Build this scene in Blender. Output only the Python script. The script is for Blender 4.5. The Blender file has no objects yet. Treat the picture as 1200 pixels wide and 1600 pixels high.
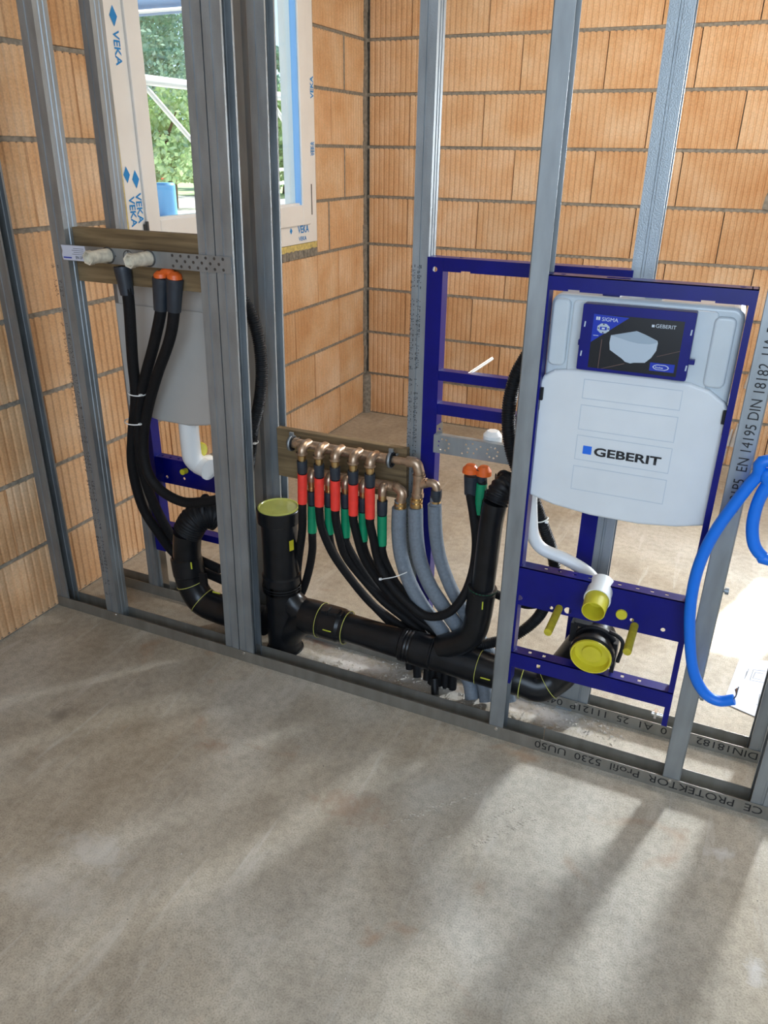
import bpy, math, random
from mathutils import Vector, Matrix
from mathutils.geometry import tessellate_polygon
random.seed(7)
C = bpy.context.scene.collection
scn = bpy.context.scene
V = Vector
PI = math.pi

# ------------------------------------------------------------------ camera
cam = bpy.data.cameras.new('camera'); camo = bpy.data.objects.new('camera', cam); C.objects.link(camo)
cam.sensor_fit = 'VERTICAL'; cam.sensor_height = 32.0; cam.lens = 32.0*1204.000/1600.0
cam.clip_start = .02; cam.clip_end = 200
camo.matrix_world = Matrix([[0.910602, -0.185353, 0.369389, 2.015008], [0.413108, 0.382117, -0.826637, -1.667976], [0.01207, 0.905335, 0.424527, 1.481525], [0, 0, 0, 1]])
scn.camera = camo

# ------------------------------------------------------------------ light, exposure
scn.view_settings.view_transform = 'Standard'; scn.view_settings.look = 'None'
scn.view_settings.gamma = 1; scn.view_settings.use_curve_mapping = False
scn.view_settings.exposure = 0.0
world = bpy.data.worlds.new('sky'); scn.world = world; world.use_nodes = True
wn = world.node_tree; wn.nodes.clear()
sky = wn.nodes.new('ShaderNodeTexSky'); sky.sky_type = 'HOSEK_WILKIE'; sky.turbidity = 4.0
sky.sun_direction = V((.24, .68, .70)).normalized()
bgn = wn.nodes.new('ShaderNodeBackground'); bgn.inputs['Strength'].default_value = 7.0
won = wn.nodes.new('ShaderNodeOutputWorld')
wn.links.new(sky.outputs[0], bgn.inputs[0]); wn.links.new(bgn.outputs[0], won.inputs[0])

def lamp(name, kind, loc, direction, energy, color, sx=1, sy=1, angle=None, spread=None):
    l = bpy.data.lights.new(name, kind); l.energy = energy; l.color = color
    if kind == 'AREA':
        l.shape = 'RECTANGLE'; l.size = sx; l.size_y = sy
        if spread: l.spread = spread
    if angle: l.angle = angle
    o = bpy.data.objects.new(name, l); C.objects.link(o); o.location = loc
    o.rotation_euler = V(direction).to_track_quat('-Z', 'Y').to_euler()
    return o
SUN = V((-.24, -.68, -.70)).normalized()
lamp('sun', 'SUN', (3, 6, 5), SUN, 13.0, (1, .94, .84), angle=.01)
# daylight in the room's openings, and added fill lights (out of frame)
lamp('daylight_front_opening', 'AREA', (2.6, -3.15, 1.75), (-.15, 1, -.12), 64, (.70, .84, 1), 2.2, 1.6)
lamp('right_opening_fill', 'AREA', (4.15, 1.25, 1.45), (-1, .12, -.12), 14, (1, .92, .82), 1.7, 2.0)  # added fill, set in the unseen right-hand opening
lamp('back_room_fill', 'AREA', (1.7, 1.35, 2.57), (0, .25, -1), 43, (1, .88, .75), 1.3, 1.0)  # added fill under the ceiling to brighten the back room
lamp('daylight_back_window', 'AREA', (2.845, 2.60, 1.63), (-.30, -.94, -.60), 28, (.86, .94, 1), .24, .5, spread=1.4)

# ------------------------------------------------------------------ materials
MAT = {}
def nodes(name):
    m = bpy.data.materials.new(name); m.use_nodes = True
    nt = m.node_tree; b = nt.nodes['Principled BSDF']; MAT[name] = m
    return m, nt, b
def N(nt, t, **kw):
    n = nt.nodes.new(t)
    for k, v in kw.items():
        if k in n.inputs: n.inputs[k].default_value = v
        else: setattr(n, k, v)
    return n
def ramp(nt, stops):
    r = nt.nodes.new('ShaderNodeValToRGB'); e = r.color_ramp.elements
    e[0].position, e[0].color = stops[0][0], (*stops[0][1], 1)
    e[1].position, e[1].color = stops[-1][0], (*stops[-1][1], 1)
    for p, c in stops[1:-1]:
        x = e.new(p); x.color = (*c, 1)
    return r
def simple(name, col, rough=.5, metal=0, noise=0, scale=40, bump=0, spec=None, trans=0, coat=0, sub=0):
    m, nt, b = nodes(name)
    b.inputs['Base Color'].default_value = (*col, 1); b.inputs['Roughness'].default_value = rough
    b.inputs['Metallic'].default_value = metal
    if spec is not None: b.inputs['Specular IOR Level'].default_value = spec
    if coat: b.inputs['Coat Weight'].default_value = coat
    if sub:
        b.inputs['Subsurface Weight'].default_value = sub; b.inputs['Subsurface Radius'].default_value = (.02, .02, .02)
        b.inputs['Subsurface Scale'].default_value = .5
    tc = N(nt, 'ShaderNodeTexCoord')
    nz = N(nt, 'ShaderNodeTexNoise', Scale=scale, Detail=6.0)
    nt.links.new(tc.outputs['Object'], nz.inputs['Vector'])
    if noise:
        r = ramp(nt, [(.3, tuple(c*(1-noise) for c in col)), (.7, tuple(min(1, c*(1+noise)) for c in col))])
        nt.links.new(nz.outputs['Fac'], r.inputs[0]); nt.links.new(r.outputs[0], b.inputs['Base Color'])
    if bump:
        bp = N(nt, 'ShaderNodeBump', Strength=bump, Distance=.002)
        nt.links.new(nz.outputs['Fac'], bp.inputs['Height']); nt.links.new(bp.outputs[0], b.inputs['Normal'])
    return m

def zinc(name, col, rough, knurl=False):
    m, nt, b = nodes(name)
    b.inputs['Metallic'].default_value = .72
    tc = N(nt, 'ShaderNodeTexCoord')
    mp = N(nt, 'ShaderNodeMapping'); mp.inputs['Scale'].default_value = (1, 1, .25)
    nt.links.new(tc.outputs['Object'], mp.inputs[0])
    nz = N(nt, 'ShaderNodeTexNoise', Scale=28.0, Detail=5.0); nt.links.new(mp.outputs[0], nz.inputs['Vector'])
    r = ramp(nt, [(.3, tuple(c*.82 for c in col)), (.7, tuple(c*1.12 for c in col))])
    nt.links.new(nz.outputs['Fac'], r.inputs[0]); nt.links.new(r.outputs[0], b.inputs['Base Color'])
    rr = N(nt, 'ShaderNodeMapRange'); rr.inputs['To Min'].default_value = rough-.08; rr.inputs['To Max'].default_value = rough+.12
    nt.links.new(nz.outputs['Fac'], rr.inputs[0]); nt.links.new(rr.outputs[0], b.inputs['Roughness'])
    if knurl:
        w1 = N(nt, 'ShaderNodeTexVoronoi', Scale=420.0); nt.links.new(tc.outputs['Object'], w1.inputs['Vector'])
        bp = N(nt, 'ShaderNodeBump', Strength=.35, Distance=.001)
        nt.links.new(w1.outputs['Distance'], bp.inputs['Height']); nt.links.new(bp.outputs[0], b.inputs['Normal'])
    return m
zinc('zinc', (.31, .34, .36), .47)
zinc('zinc_knurled', (.33, .37, .40), .45, True)
zinc('zinc_dull', (.30, .29, .26), .52)
simple('chrome', (.75, .76, .76), .22, 1)
simple('blue_steel', (.0006, .003, .15), .34, 0, .12, 20, spec=.35)
simple('white_plastic', (.66, .70, .73), .42, 0, .03, 12)
simple('clear_plastic', (.56, .62, .66), .25, 0, .06, 9, bump=.15, sub=.25)
simple('grey_plastic', (.46, .44, .41), .5, 0, .04, 8)
simple('pure_white', (.82, .83, .82), .35)
simple('black_rubber', (.007, .008, .010), .5, 0, .3, 60, spec=.3)
simple('black_foam', (.006, .006, .007), .7, 0, .3, 200, bump=.4, spec=.25)
simple('black_pipe', (.007, .008, .010), .30, 0, .35, 25, spec=.35)
simple('anthracite', (.022, .030, .042), .42, 0, .2, 40)
simple('orange', (.75, .13, .02), .4)
simple('red_sleeve', (.85, .045, .03), .5, 0, .08, 50)
simple('green_sleeve', (.0, .25, .11), .5, 0, .08, 50)
simple('yellow_cap', (.62, .55, .03), .38, 0, .08, 30)
simple('yellow_lid', (.50, .50, .12), .25, 0, .1, 30)
simple('yellow_rod', (.45, .38, .02), .6, 0, .15, 80)
simple('yellow_mark', (.55, .60, .05), .5)
simple('bronze', (.46, .33, .23), .36, .8, .22, 60)
simple('brass', (.62, .43, .20), .28, .95, .15, 60)
simple('grey_insulation', (.16, .19, .225), .62, 0, .12, 120, bump=.5)
simple('blue_conduit', (.0, .16, .72), .42)
simple('cable_copper', (.25, .10, .05), .4)
simple('paper', (.56, .59, .70), .8)
simple('ink', (.008, .008, .01), .6)
simple('ink_grey', (.11, .12, .13), .6)
simple('print_blue', (.01, .24, .62), .6)
simple('logo_blue', (.01, .14, .70), .5)
simple('stamp_line', (.48, .55, .62), .5)
simple('card_black', (.006, .008, .012), .3)
simple('card_blue', (.004, .03, .40), .3)
simple('card_white', (.55, .62, .70), .4)
simple('card_bowl', (.42, .50, .58), .4)
simple('card_lid', (.30, .38, .46), .4)
simple('card_line', (.12, .07, .06), .4)
simple('pvc', (.82, .82, .80), .35, 0, .04, 6)
simple('pvc_sky_tint', (.24, .50, .90), .35)
simple('foam_yellow', (.60, .48, .17), .85, 0, .25, 60, bump=1)
simple('old_plaster', (.50, .47, .43), .9, 0, .2, 25, bump=1)
simple('mortar', (.24, .215, .175), .95, 0, .35, 55, bump=1)
simple('plug', (.62, .57, .46), .6, 0, .25, 60, bump=.4)
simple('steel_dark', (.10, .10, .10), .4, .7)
simple('leaf_a', (.32, .48, .36), .7, 0, .35, 3)
simple('leaf_b', (.45, .60, .30), .7, 0, .35, 3)
simple('bark', (.12, .08, .05), .9)
simple('fence_white', (.8, .8, .8), .6)
simple('gravel', (.62, .60, .56), .9, 0, .2, 4)
simple('lawn', (.38, .50, .26), .9, 0, .3, 2)
simple('roof_blue', (.12, .22, .40), .6)
simple('render_white', (.75, .75, .74), .8)
simple('barrel_blue', (.12, .35, .62), .5)
simple('red_band', (.7, .10, .07), .6)
simple('crumb', (.60, .56, .50), .95)

# brick
m, nt, b = nodes('brick')
b.inputs['Roughness'].default_value = .88
oi = N(nt, 'ShaderNodeObjectInfo'); tc = N(nt, 'ShaderNodeTexCoord')
va = N(nt, 'ShaderNodeVectorMath', operation='ADD'); sc_ = N(nt, 'ShaderNodeVectorMath', operation='SCALE'); sc_.inputs['Scale'].default_value = 37.0
cmb = N(nt, 'ShaderNodeCombineXYZ')
for k in range(3): nt.links.new(oi.outputs['Random'], cmb.inputs[k])
nt.links.new(cmb.outputs[0], sc_.inputs[0]); nt.links.new(tc.outputs['Object'], va.inputs[0]); nt.links.new(sc_.outputs[0], va.inputs[1])
n1 = N(nt, 'ShaderNodeTexNoise', Scale=5.0, Detail=3.0); n2 = N(nt, 'ShaderNodeTexNoise', Scale=160.0, Detail=4.0)
nt.links.new(va.outputs[0], n1.inputs['Vector']); nt.links.new(va.outputs[0], n2.inputs['Vector'])
r1 = ramp(nt, [(.28, (.63, .350, .165)), (.48, (.70, .435, .235)), (.72, (.77, .55, .355))])
nt.links.new(n1.outputs['Fac'], r1.inputs[0])
r2 = ramp(nt, [(0, (.88, .84, .79)), (.5, (.97, .96, .94)), (1, (1.0, 1.0, 1.02))]); nt.links.new(oi.outputs['Random'], r2.inputs[0])
mx = N(nt, 'ShaderNodeMix', data_type='RGBA', blend_type='MULTIPLY'); mx.inputs[0].default_value = 1
nt.links.new(r1.outputs[0], mx.inputs[6]); nt.links.new(r2.outputs[0], mx.inputs[7])
r3 = ramp(nt, [(.35, (.88, .88, .88)), (.65, (1.05, 1.05, 1.05))]); nt.links.new(n2.outputs['Fac'], r3.inputs[0])
mx2 = N(nt, 'ShaderNodeMix', data_type='RGBA', blend_type='MULTIPLY'); mx2.inputs[0].default_value = 1
nt.links.new(mx.outputs[2], mx2.inputs[6]); nt.links.new(r3.outputs[0], mx2.inputs[7])
nt.links.new(mx2.outputs[2], b.inputs['Base Color'])
bmp = N(nt, 'ShaderNodeBump', Strength=.4, Distance=.002); nt.links.new(n2.outputs['Fac'], bmp.inputs['Height']); nt.links.new(bmp.outputs[0], b.inputs['Normal'])
simple('brick_groove', (.40, .17, .07), .95, 0, .2, 60)

# wood
m, nt, b = nodes('wood')
b.inputs['Roughness'].default_value = .75
tc = N(nt, 'ShaderNodeTexCoord'); mp = N(nt, 'ShaderNodeMapping'); mp.inputs['Scale'].default_value = (1.5, 8, 22)
nt.links.new(tc.outputs['Object'], mp.inputs[0])
nz = N(nt, 'ShaderNodeTexNoise', Scale=3.0, Detail=8.0, Distortion=.6); nt.links.new(mp.outputs[0], nz.inputs['Vector'])
r = ramp(nt, [(.3, (.10, .065, .03)), (.55, (.20, .135, .065)), (.75, (.27, .19, .10))]); nt.links.new(nz.outputs['Fac'], r.inputs[0]); nt.links.new(r.outputs[0], b.inputs['Base Color'])

# glass: thin clear pane
m, nt, b = nodes('glass')
nt.nodes.remove(b); out = [n for n in nt.nodes if n.type == 'OUTPUT_MATERIAL'][0]
tr = N(nt, 'ShaderNodeBsdfTransparent'); tr.inputs[0].default_value = (.94, .98, .97, 1)
gl = N(nt, 'ShaderNodeBsdfGlossy', Roughness=.02); ms = N(nt, 'ShaderNodeMixShader'); ms.inputs[0].default_value = .06; nt.links.new(tr.outputs[0], ms.inputs[1]); nt.links.new(gl.outputs[0], ms.inputs[2]); nt.links.new(ms.outputs[0], out.inputs[0])

# concrete floor
m, nt, b = nodes('concrete')
tc = N(nt, 'ShaderNodeTexCoord')
def nzn(scale, det=5, dist=0, sc=(1, 1, 1), rot=0):
    mp = N(nt, 'ShaderNodeMapping'); mp.inputs['Scale'].default_value = sc; mp.inputs['Rotation'].default_value = (0, 0, rot)
    nt.links.new(tc.outputs['Object'], mp.inputs[0])
    n = N(nt, 'ShaderNodeTexNoise', Scale=scale, Detail=float(det), Distortion=dist); nt.links.new(mp.outputs[0], n.inputs['Vector'])
    return n
def mul(a, bb, fac=1.0, mode='MULTIPLY'):
    x = N(nt, 'ShaderNodeMix', data_type='RGBA', blend_type=mode)
    if hasattr(fac, 'links'): nt.links.new(fac, x.inputs[0])
    else: x.inputs[0].default_value = fac
    nt.links.new(a, x.inputs[6])
    if hasattr(bb, 'links'): nt.links.new(bb, x.inputs[7])
    else: x.inputs[7].default_value = (*bb, 1)
    return x.outputs[2]
big = nzn(1.6, 6, .8); mid = nzn(7, 10, .25, (1, .7, 1), .6); fine = nzn(260, 10, 0); brush = nzn(5, 8, 1.0, (5, .7, 1), .62); crack = N(nt, 'ShaderNodeTexVoronoi', Scale=26.0)
crack.feature = 'DISTANCE_TO_EDGE'; nt.links.new(tc.outputs['Object'], crack.inputs['Vector'])
rb = ramp(nt, [(.3, (.35, .29, .212)), (.5, (.43, .375, .295)), (.68, (.50, .46, .39))]); nt.links.new(big.outputs['Fac'], rb.inputs[0])
rm = ramp(nt, [(.3, (.84, .83, .82)), (.5, (.98, .98, .98)), (.7, (1.10, 1.11, 1.12))]); nt.links.new(mid.outputs['Fac'], rm.inputs[0])
rf = ramp(nt, [(.32, (.72, .72, .71)), (.5, (.98, .98, .98)), (.68, (1.10, 1.10, 1.10))])
spk = nzn(45, 8, 0); rk = ramp(nt, [(.3, (.84, .84, .83)), (.6, (1.05, 1.05, 1.05))]); nt.links.new(spk.outputs['Fac'], rk.inputs[0]); nt.links.new(fine.outputs['Fac'], rf.inputs[0])
col = mul(mul(mul(rb.outputs[0], rm.outputs[0]), rf.outputs[0]), rk.outputs[0])
rbr = ramp(nt, [(.58, (0, 0, 0)), (.76, (.40, .40, .40))]); nt.links.new(brush.outputs['Fac'], rbr.inputs[0])
col = mul(col, (.60, .57, .52), rbr.outputs[0], 'MIX')
rs = ramp(nt, [(.64, (0, 0, 0)), (.75, (.6, .6, .6))]); stn = nzn(3.1, 7, 1.5); nt.links.new(stn.outputs['Fac'], rs.inputs[0])
col = mul(col, (.36, .22, .13), rs.outputs[0], 'MIX')
def blot(cx, cy, rx, ry, c, hard=.5, nscale=14.0):
    """a stain at its own place on the slab"""
    global col
    mp = N(nt, 'ShaderNodeMapping'); mp.vector_type = 'POINT'
    mp.inputs['Location'].default_value = (-cx/rx, -cy/ry, 0); mp.inputs['Scale'].default_value = (1/rx, 1/ry, 0)
    nt.links.new(tc.outputs['Object'], mp.inputs[0])
    ln = N(nt, 'ShaderNodeVectorMath', operation='LENGTH'); nt.links.new(mp.outputs[0], ln.inputs[0])
    nn = nzn(nscale*2.2, 7, .8); ad = N(nt, 'ShaderNodeMath', operation='MULTIPLY_ADD'); ad.inputs[1].default_value = 1.9; nt.links.new(nn.outputs['Fac'], ad.inputs[0]); nt.links.new(ln.outputs['Value'], ad.inputs[2])
    rr = ramp(nt, [(.0, (hard,)*3), (.55, (hard,)*3), (.90, (0, 0, 0))])
    mr = N(nt, 'ShaderNodeMapRange'); mr.inputs['From Max'].default_value = 2.0; nt.links.new(ad.outputs[0], mr.inputs[0]); nt.links.new(mr.outputs[0], rr.inputs[0])
    col = mul(col, c, rr.outputs[0], 'MIX')
BLOTS = [((0.4526, -0.4378, 0), .035, .03, (.22, .19, .15), .8), ((0.9349, -0.3653, 0), .05, .025, (.30, .18, .11), .45), ((1.361, -0.3963, 0), .09, .05, (.34, .22, .15), .5),
         ((0.8752, -0.895, 0), .14, .05, (.56, .53, .48), .3), ((0.8905, -0.7657, 0), .10, .04, (.56, .54, .50), .5), ((2.206, -0.152, 0), .03, .02, (.60, .58, .55), .7), ((2.293, -0.4306, 0), .018, .03, (.60, .58, .55), .7),
         ((1.127, 0.135, 0), .14, .05, (.66, .64, .62), .8), ((1.412, 0.1277, 0), .16, .07, (.50, .47, .43), .7), ((1.736, 0.1668, 0), .12, .05, (.66, .64, .62), .8),
         ((0.9494, 0.207, 0), .05, .04, (.28, .14, .09), .8), ((1.154, 0.2236, -0), .05, .03, (.34, .20, .12), .5), ((1.535, 0.1859, -0), .10, .05, (.56, .53, .49), .6)]
for (bx, by, bz), rx, ry, c_, h_ in BLOTS: blot(bx, by, rx*1.5, ry*1.5, c_, h_)
nt.links.new(col, b.inputs['Base Color'])
rgh = N(nt, 'ShaderNodeMapRange'); rgh.inputs['To Min'].default_value = .62; rgh.inputs['To Max'].default_value = .9; nt.links.new(mid.outputs['Fac'], rgh.inputs[0]); nt.links.new(rgh.outputs[0], b.inputs['Roughness'])
h1 = N(nt, 'ShaderNodeMath', operation='MULTIPLY_ADD'); h1.inputs[1].default_value = .5; nt.links.new(fine.outputs['Fac'], h1.inputs[0]); nt.links.new(mid.outputs['Fac'], h1.inputs[2])
h2 = N(nt, 'ShaderNodeMath', operation='MULTIPLY_ADD'); h2.inputs[1].default_value = .8; nt.links.new(brush.outputs['Fac'], h2.inputs[0]); nt.links.new(h1.outputs[0], h2.inputs[2])
bmp = N(nt, 'ShaderNodeBump', Strength=.5, Distance=.005); nt.links.new(h2.outputs[0], bmp.inputs['Height']); nt.links.new(bmp.outputs[0], b.inputs['Normal'])

# ------------------------------------------------------------------ geometry helpers
class MB:
    def __init__(s): s.v = []; s.f = []; s.sm = []; s.mi = []; s.cur = 0
    def add(s, vs, fs, smooth=False):
        o = len(s.v); s.v += [tuple(v) for v in vs]
        for f in fs: s.f.append([i+o for i in f]); s.sm.append(smooth); s.mi.append(s.cur)
        return s
    def box(s, a, b, M=None):
        x0, y0, z0 = a; x1, y1, z1 = b
        vs = [V((x, y, z)) for z in (z0, z1) for y in (y0, y1) for x in (x0, x1)]
        if M: vs = [M @ v for v in vs]
        return s.add(vs, [(0, 2, 3, 1), (4, 5, 7, 6), (0, 1, 5, 4), (1, 3, 7, 5), (3, 2, 6, 7), (2, 0, 4, 6)])
    def rbox(s, a, b, r=.004, axis='z', seg=3):
        """box with rounded edges along one axis"""
        i = 'xyz'.index(axis); j, k = [n for n in range(3) if n != i]
        pts = []
        for (sj, sk, a0) in ((1, 1, 0), (0, 1, 90), (0, 0, 180), (1, 0, 270)):
            cj = (b[j]-r) if sj else (a[j]+r); ck = (b[k]-r) if sk else (a[k]+r)
            for q in range(seg+1):
                t = math.radians(a0+90*q/seg); pts.append((cj+r*math.cos(t), ck+r*math.sin(t)))
        n = len(pts); vs = []
        for w in (a[i], b[i]):
            for (pj, pk) in pts:
                c = [0, 0, 0]; c[i] = w; c[j] = pj; c[k] = pk; vs.append(c)
        fs = [(q, (q+1) % n, n+(q+1) % n, n+q) for q in range(n)]
        return s.add(vs, fs+[tuple(range(n))[::-1], tuple(range(n, 2*n))])
    def tube(s, pts, r, seg=14, caps=True, sub=6, smooth=True, rfun=None, step=None):
        P_ = [V(p) for p in pts]
        if sub > 1 and len(P_) > 2:
            Q = [P_[0]*2-P_[1]]+P_+[P_[-1]*2-P_[-2]]; out = []
            for i in range(1, len(Q)-2):
                for k in range(sub):
                    t = k/sub; a, b_, c, d = Q[i-1:i+3]
                    out.append(.5*((2*b_)+(c-a)*t+(2*a-5*b_+4*c-d)*t*t+(3*b_-a-3*c+d)*t**3))
            out.append(P_[-1]); P_ = out
        if step:
            out = [P_[0]]
            for a, b_ in zip(P_, P_[1:]):
                n = max(1, round((b_-a).length/step))
                for k in range(1, n+1): out.append(a.lerp(b_, k/n))
            P_ = out
        n = len(P_); T = [(P_[min(i+1, n-1)]-P_[max(i-1, 0)]).normalized() for i in range(n)]
        u = T[0].orthogonal().normalized(); vs = []; L = 0
        for i in range(n):
            if i: L += (P_[i]-P_[i-1]).length
            u = (u-T[i]*u.dot(T[i])).normalized(); w = T[i].cross(u)
            rr = r(i/(n-1)) if callable(r) else r
            if rfun: rr *= rfun(L)
            for k in range(seg):
                a = 2*PI*k/seg; vs.append(P_[i]+(u*math.cos(a)+w*math.sin(a))*rr)
        fs = [(i*seg+k, i*seg+(k+1) % seg, (i+1)*seg+(k+1) % seg, (i+1)*seg+k) for i in range(n-1) for k in range(seg)]
        s.add(vs, fs, smooth)
        if caps:
            s.add(vs[:seg], [tuple(range(seg))[::-1]]); s.add(vs[-seg:], [tuple(range(seg))])
        return s
    def cyl(s, a, b, r, seg=20, caps=True): return s.tube([a, b], r, seg, caps, 1)
    def lathe(s, a, axis, prof, seg=24):
        """prof: (distance along axis, radius), sharp edges kept by duplicated rings"""
        A = V(a); T = V(axis).normalized(); u = T.orthogonal().normalized(); w = T.cross(u)
        for (d0, r0), (d1, r1) in zip(prof, prof[1:]):
            vs = [A+T*d+(u*math.cos(2*PI*k/seg)+w*math.sin(2*PI*k/seg))*max(r_, 1e-5) for d, r_ in ((d0, r0), (d1, r1)) for k in range(seg)]
            s.add(vs, [(k, (k+1) % seg, seg+(k+1) % seg, seg+k) for k in range(seg)], True)
        return s
    def torus(s, c, axis, R, r, seg=24, rs=8, flat=1.0):
        T = V(axis).normalized(); u = T.orthogonal().normalized(); w = T.cross(u); vs = []
        for i in range(seg):
            a = 2*PI*i/seg; d = u*math.cos(a)+w*math.sin(a)
            for k in range(rs):
                b_ = 2*PI*k/rs; vs.append(V(c)+d*(R+r*math.cos(b_))+T*r*flat*math.sin(b_))
        return s.add(vs, [(i*rs+k, ((i+1) % seg)*rs+k, ((i+1) % seg)*rs+(k+1) % rs, i*rs+(k+1) % rs) for i in range(seg) for k in range(rs)], True)
    def poly(s, outer, holes, o, R_, U_, t, back=True):
        """flat plate with holes; outline in (right, up) coordinates, thickness t away from its normal"""
        o, R_, U_ = V(o), V(R_).normalized(), V(U_).normalized(); n = R_.cross(U_)
        loops = [outer]+list(holes); allp = [p for l in loops for p in l]
        tri = tessellate_polygon([[V((p[0], p[1], 0)) for p in l] for l in loops])
        f = [o+R_*p[0]+U_*p[1] for p in allp]; g = [q-n*t for q in f]
        def orient(t_):
            a, b_, c = (V(allp[i]) for i in t_); return t_ if (b_-a).cross(c-a) > 0 else t_[::-1]
        tri = [orient(list(t_)) for t_ in tri]
        s.add(f, tri)
        if t > 0:
            s.add(g, [t_[::-1] for t_ in tri]); k = 0
            for l in loops:
                m_ = len(l); s.add(f[k:k+m_]+g[k:k+m_], [(i, i+m_, (i+1) % m_+m_, (i+1) % m_) for i in range(m_)]); k += m_
        return s
    def sheet(s, path, t, b0, b1, cap=True):
        """profile: 2D polyline (x,y) given thickness t, swept from b0 to b1"""
        P2 = [V(p) for p in path]; n = len(P2); L = []; Rr = []
        for i in range(n):
            d0 = (P2[i]-P2[i-1]).normalized() if i else None; d1 = (P2[i+1]-P2[i]).normalized() if i < n-1 else None
            n0 = V((-d0.y, d0.x)) if d0 else None; n1_ = V((-d1.y, d1.x)) if d1 else None
            if n0 and n1_:
                m_ = (n0+n1_); m_ = m_/max(m_.length_squared/2, .4)
            else: m_ = n0 or n1_
            L.append(P2[i]); Rr.append(P2[i]+m_*t)
        ring = L+Rr[::-1]; m_ = len(ring)
        b0, b1 = V(b0), V(b1); vs = [b0+V((p.x, p.y, 0)) for p in ring]+[b1+V((p.x, p.y, 0)) for p in ring]
        fs = [(i, (i+1) % m_, m_+(i+1) % m_, m_+i) for i in range(m_)]
        for i in range(n-1):
            fs.append((i, m_-1-i, m_-2-i, i+1)[::-1]); fs.append((m_+i, 2*m_-1-i, 2*m_-2-i, m_+i+1))
        return s.add(vs, fs)
    def build(s, name, mat, parent=None, bevel=0):
        me = bpy.data.meshes.new(name); me.from_pydata(s.v, [], s.f)
        for mm in (mat if isinstance(mat, (list, tuple)) else [mat]): me.materials.append(MAT[mm])
        me.polygons.foreach_set('use_smooth', s.sm); me.polygons.foreach_set('material_index', s.mi); me.update()
        o = bpy.data.objects.new(name, me); C.objects.link(o)
        if parent: o.parent = parent
        if bevel:
            md = o.modifiers.new('bevel', 'BEVEL'); md.width = bevel; md.segments = 2; md.limit_method = 'ANGLE'; md.angle_limit = math.radians(40)
            if bevel > .004: md.segments = 5
        return o
def tag(o, label=None, cat=None, group=None, kind=None):
    if label: o['label'] = label
    if cat: o['category'] = cat
    if group: o['group'] = group
    if kind: o['kind'] = kind
    return o
def thing(name, loc, label, cat, group=None, rz=0):
    o = bpy.data.objects.new(name, None); C.objects.link(o); o.location = loc; o.rotation_euler = (0, 0, rz); o.empty_display_size = .05
    return tag(o, label, cat, group)
def rel(o, ch):
    """keep ch (built in world coordinates) in place under an empty at o.location"""
    ch.location = -V(o.location); return ch
def circ(x, z, r, n=10, sx=1.0): return [(x+r*sx*math.cos(2*PI*k/n), z+r*math.sin(2*PI*k/n)) for k in range(n)]
def rect(x0, z0, x1, z1): return [(x0, z0), (x1, z0), (x1, z1), (x0, z1)]
def rrect(x0, z0, x1, z1, r, n=4):
    out = []
    for cx, cz, a0 in ((x1-r, z0+r, -90), (x1-r, z1-r, 0), (x0+r, z1-r, 90), (x0+r, z0+r, 180)):
        for q in range(n+1):
            t = math.radians(a0+90*q/n); out.append((cx+r*math.cos(t), cz+r*math.sin(t)))
    return out
def text(name, body, o, R_, U_, size, mat, parent=None, bold=0.0, wide=1.0, align='LEFT', fit=None):
    cu = bpy.data.curves.new(name, 'FONT'); cu.body = body; cu.size = 1; cu.offset = bold; cu.resolution_u = 3; cu.align_x = align
    tmp = bpy.data.objects.new('tmp', cu); C.objects.link(tmp)
    bpy.context.view_layer.update()
    me = bpy.data.meshes.new_from_object(tmp.evaluated_get(bpy.context.evaluated_depsgraph_get()))
    bpy.data.objects.remove(tmp); bpy.data.curves.remove(cu)
    o, R_, U_ = V(o), V(R_).normalized(), V(U_).normalized()
    if fit:
        wmax = max(v.co.x for v in me.vertices)*size; wide = fit/wmax
    for v in me.vertices: v.co = o+R_*(v.co.x*size*wide)+U_*(v.co.y*size)
    me.materials.clear(); me.materials.append(MAT[mat])
    ob = bpy.data.objects.new(name, me); C.objects.link(ob)
    if parent: ob.parent = parent
    return ob
X, Y, Z = V((1, 0, 0)), V((0, 1, 0)), V((0, 0, 1))

# ------------------------------------------------------------------ room shell
D = 2.527; RX = 4.2; FY = -3.2; CH = 2.6
fl = MB()
# slab with the chases and holes cut around the pipes left as shallow hollows
nx, ny = 60, 60
fl.box((-.3, FY-.3, -.18), (RX+.3, D+.3, -.0))
tag(fl.build('floor', 'concrete'), kind='structure')
tag(MB().box((-.3, FY-.3, CH), (RX+.3, D+.3, CH+.2)).build('ceiling', 'render_white'), kind='structure')

GR = .0048
def brick_mesh(w, h=.2350, d=.05, pitch=.0288):
    """hollow-clay block face: vertical ribs with narrow grooves"""
    b_ = MB(); n = max(1, round(w/pitch)); p = w/n; prof = []
    for i in range(n):
        x = i*p
        prof += [(x+.0030 if i else 0, 0), (x+p-.0100, 0), (x+p-.0065, GR), (x+p-.0005, GR)]
    prof.append((w, 0 if n*p < w-.001 else GR*0)); prof[-1] = (w, 0)
    m_ = len(prof); vs = [(x, y, z) for z in (0, h) for x, y in prof]
    b_.add(vs, [(i, i+1, m_+i+1, m_+i) for i in range(m_-1)])
    b_.add([(0, 0, 0), (w, 0, 0), (w, d, 0), (0, d, 0), (0, 0, h), (w, 0, h), (w, d, h), (0, d, h)], [(0, 3, 2, 1), (4, 5, 6, 7), (1, 2, 6, 5), (3, 0, 4, 7)])
    me = bpy.data.meshes.new('brick'); me.from_pydata(b_.v, [], b_.f); me.materials.append(MAT['brick']); me.update()
    return me
BM = {}
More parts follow.
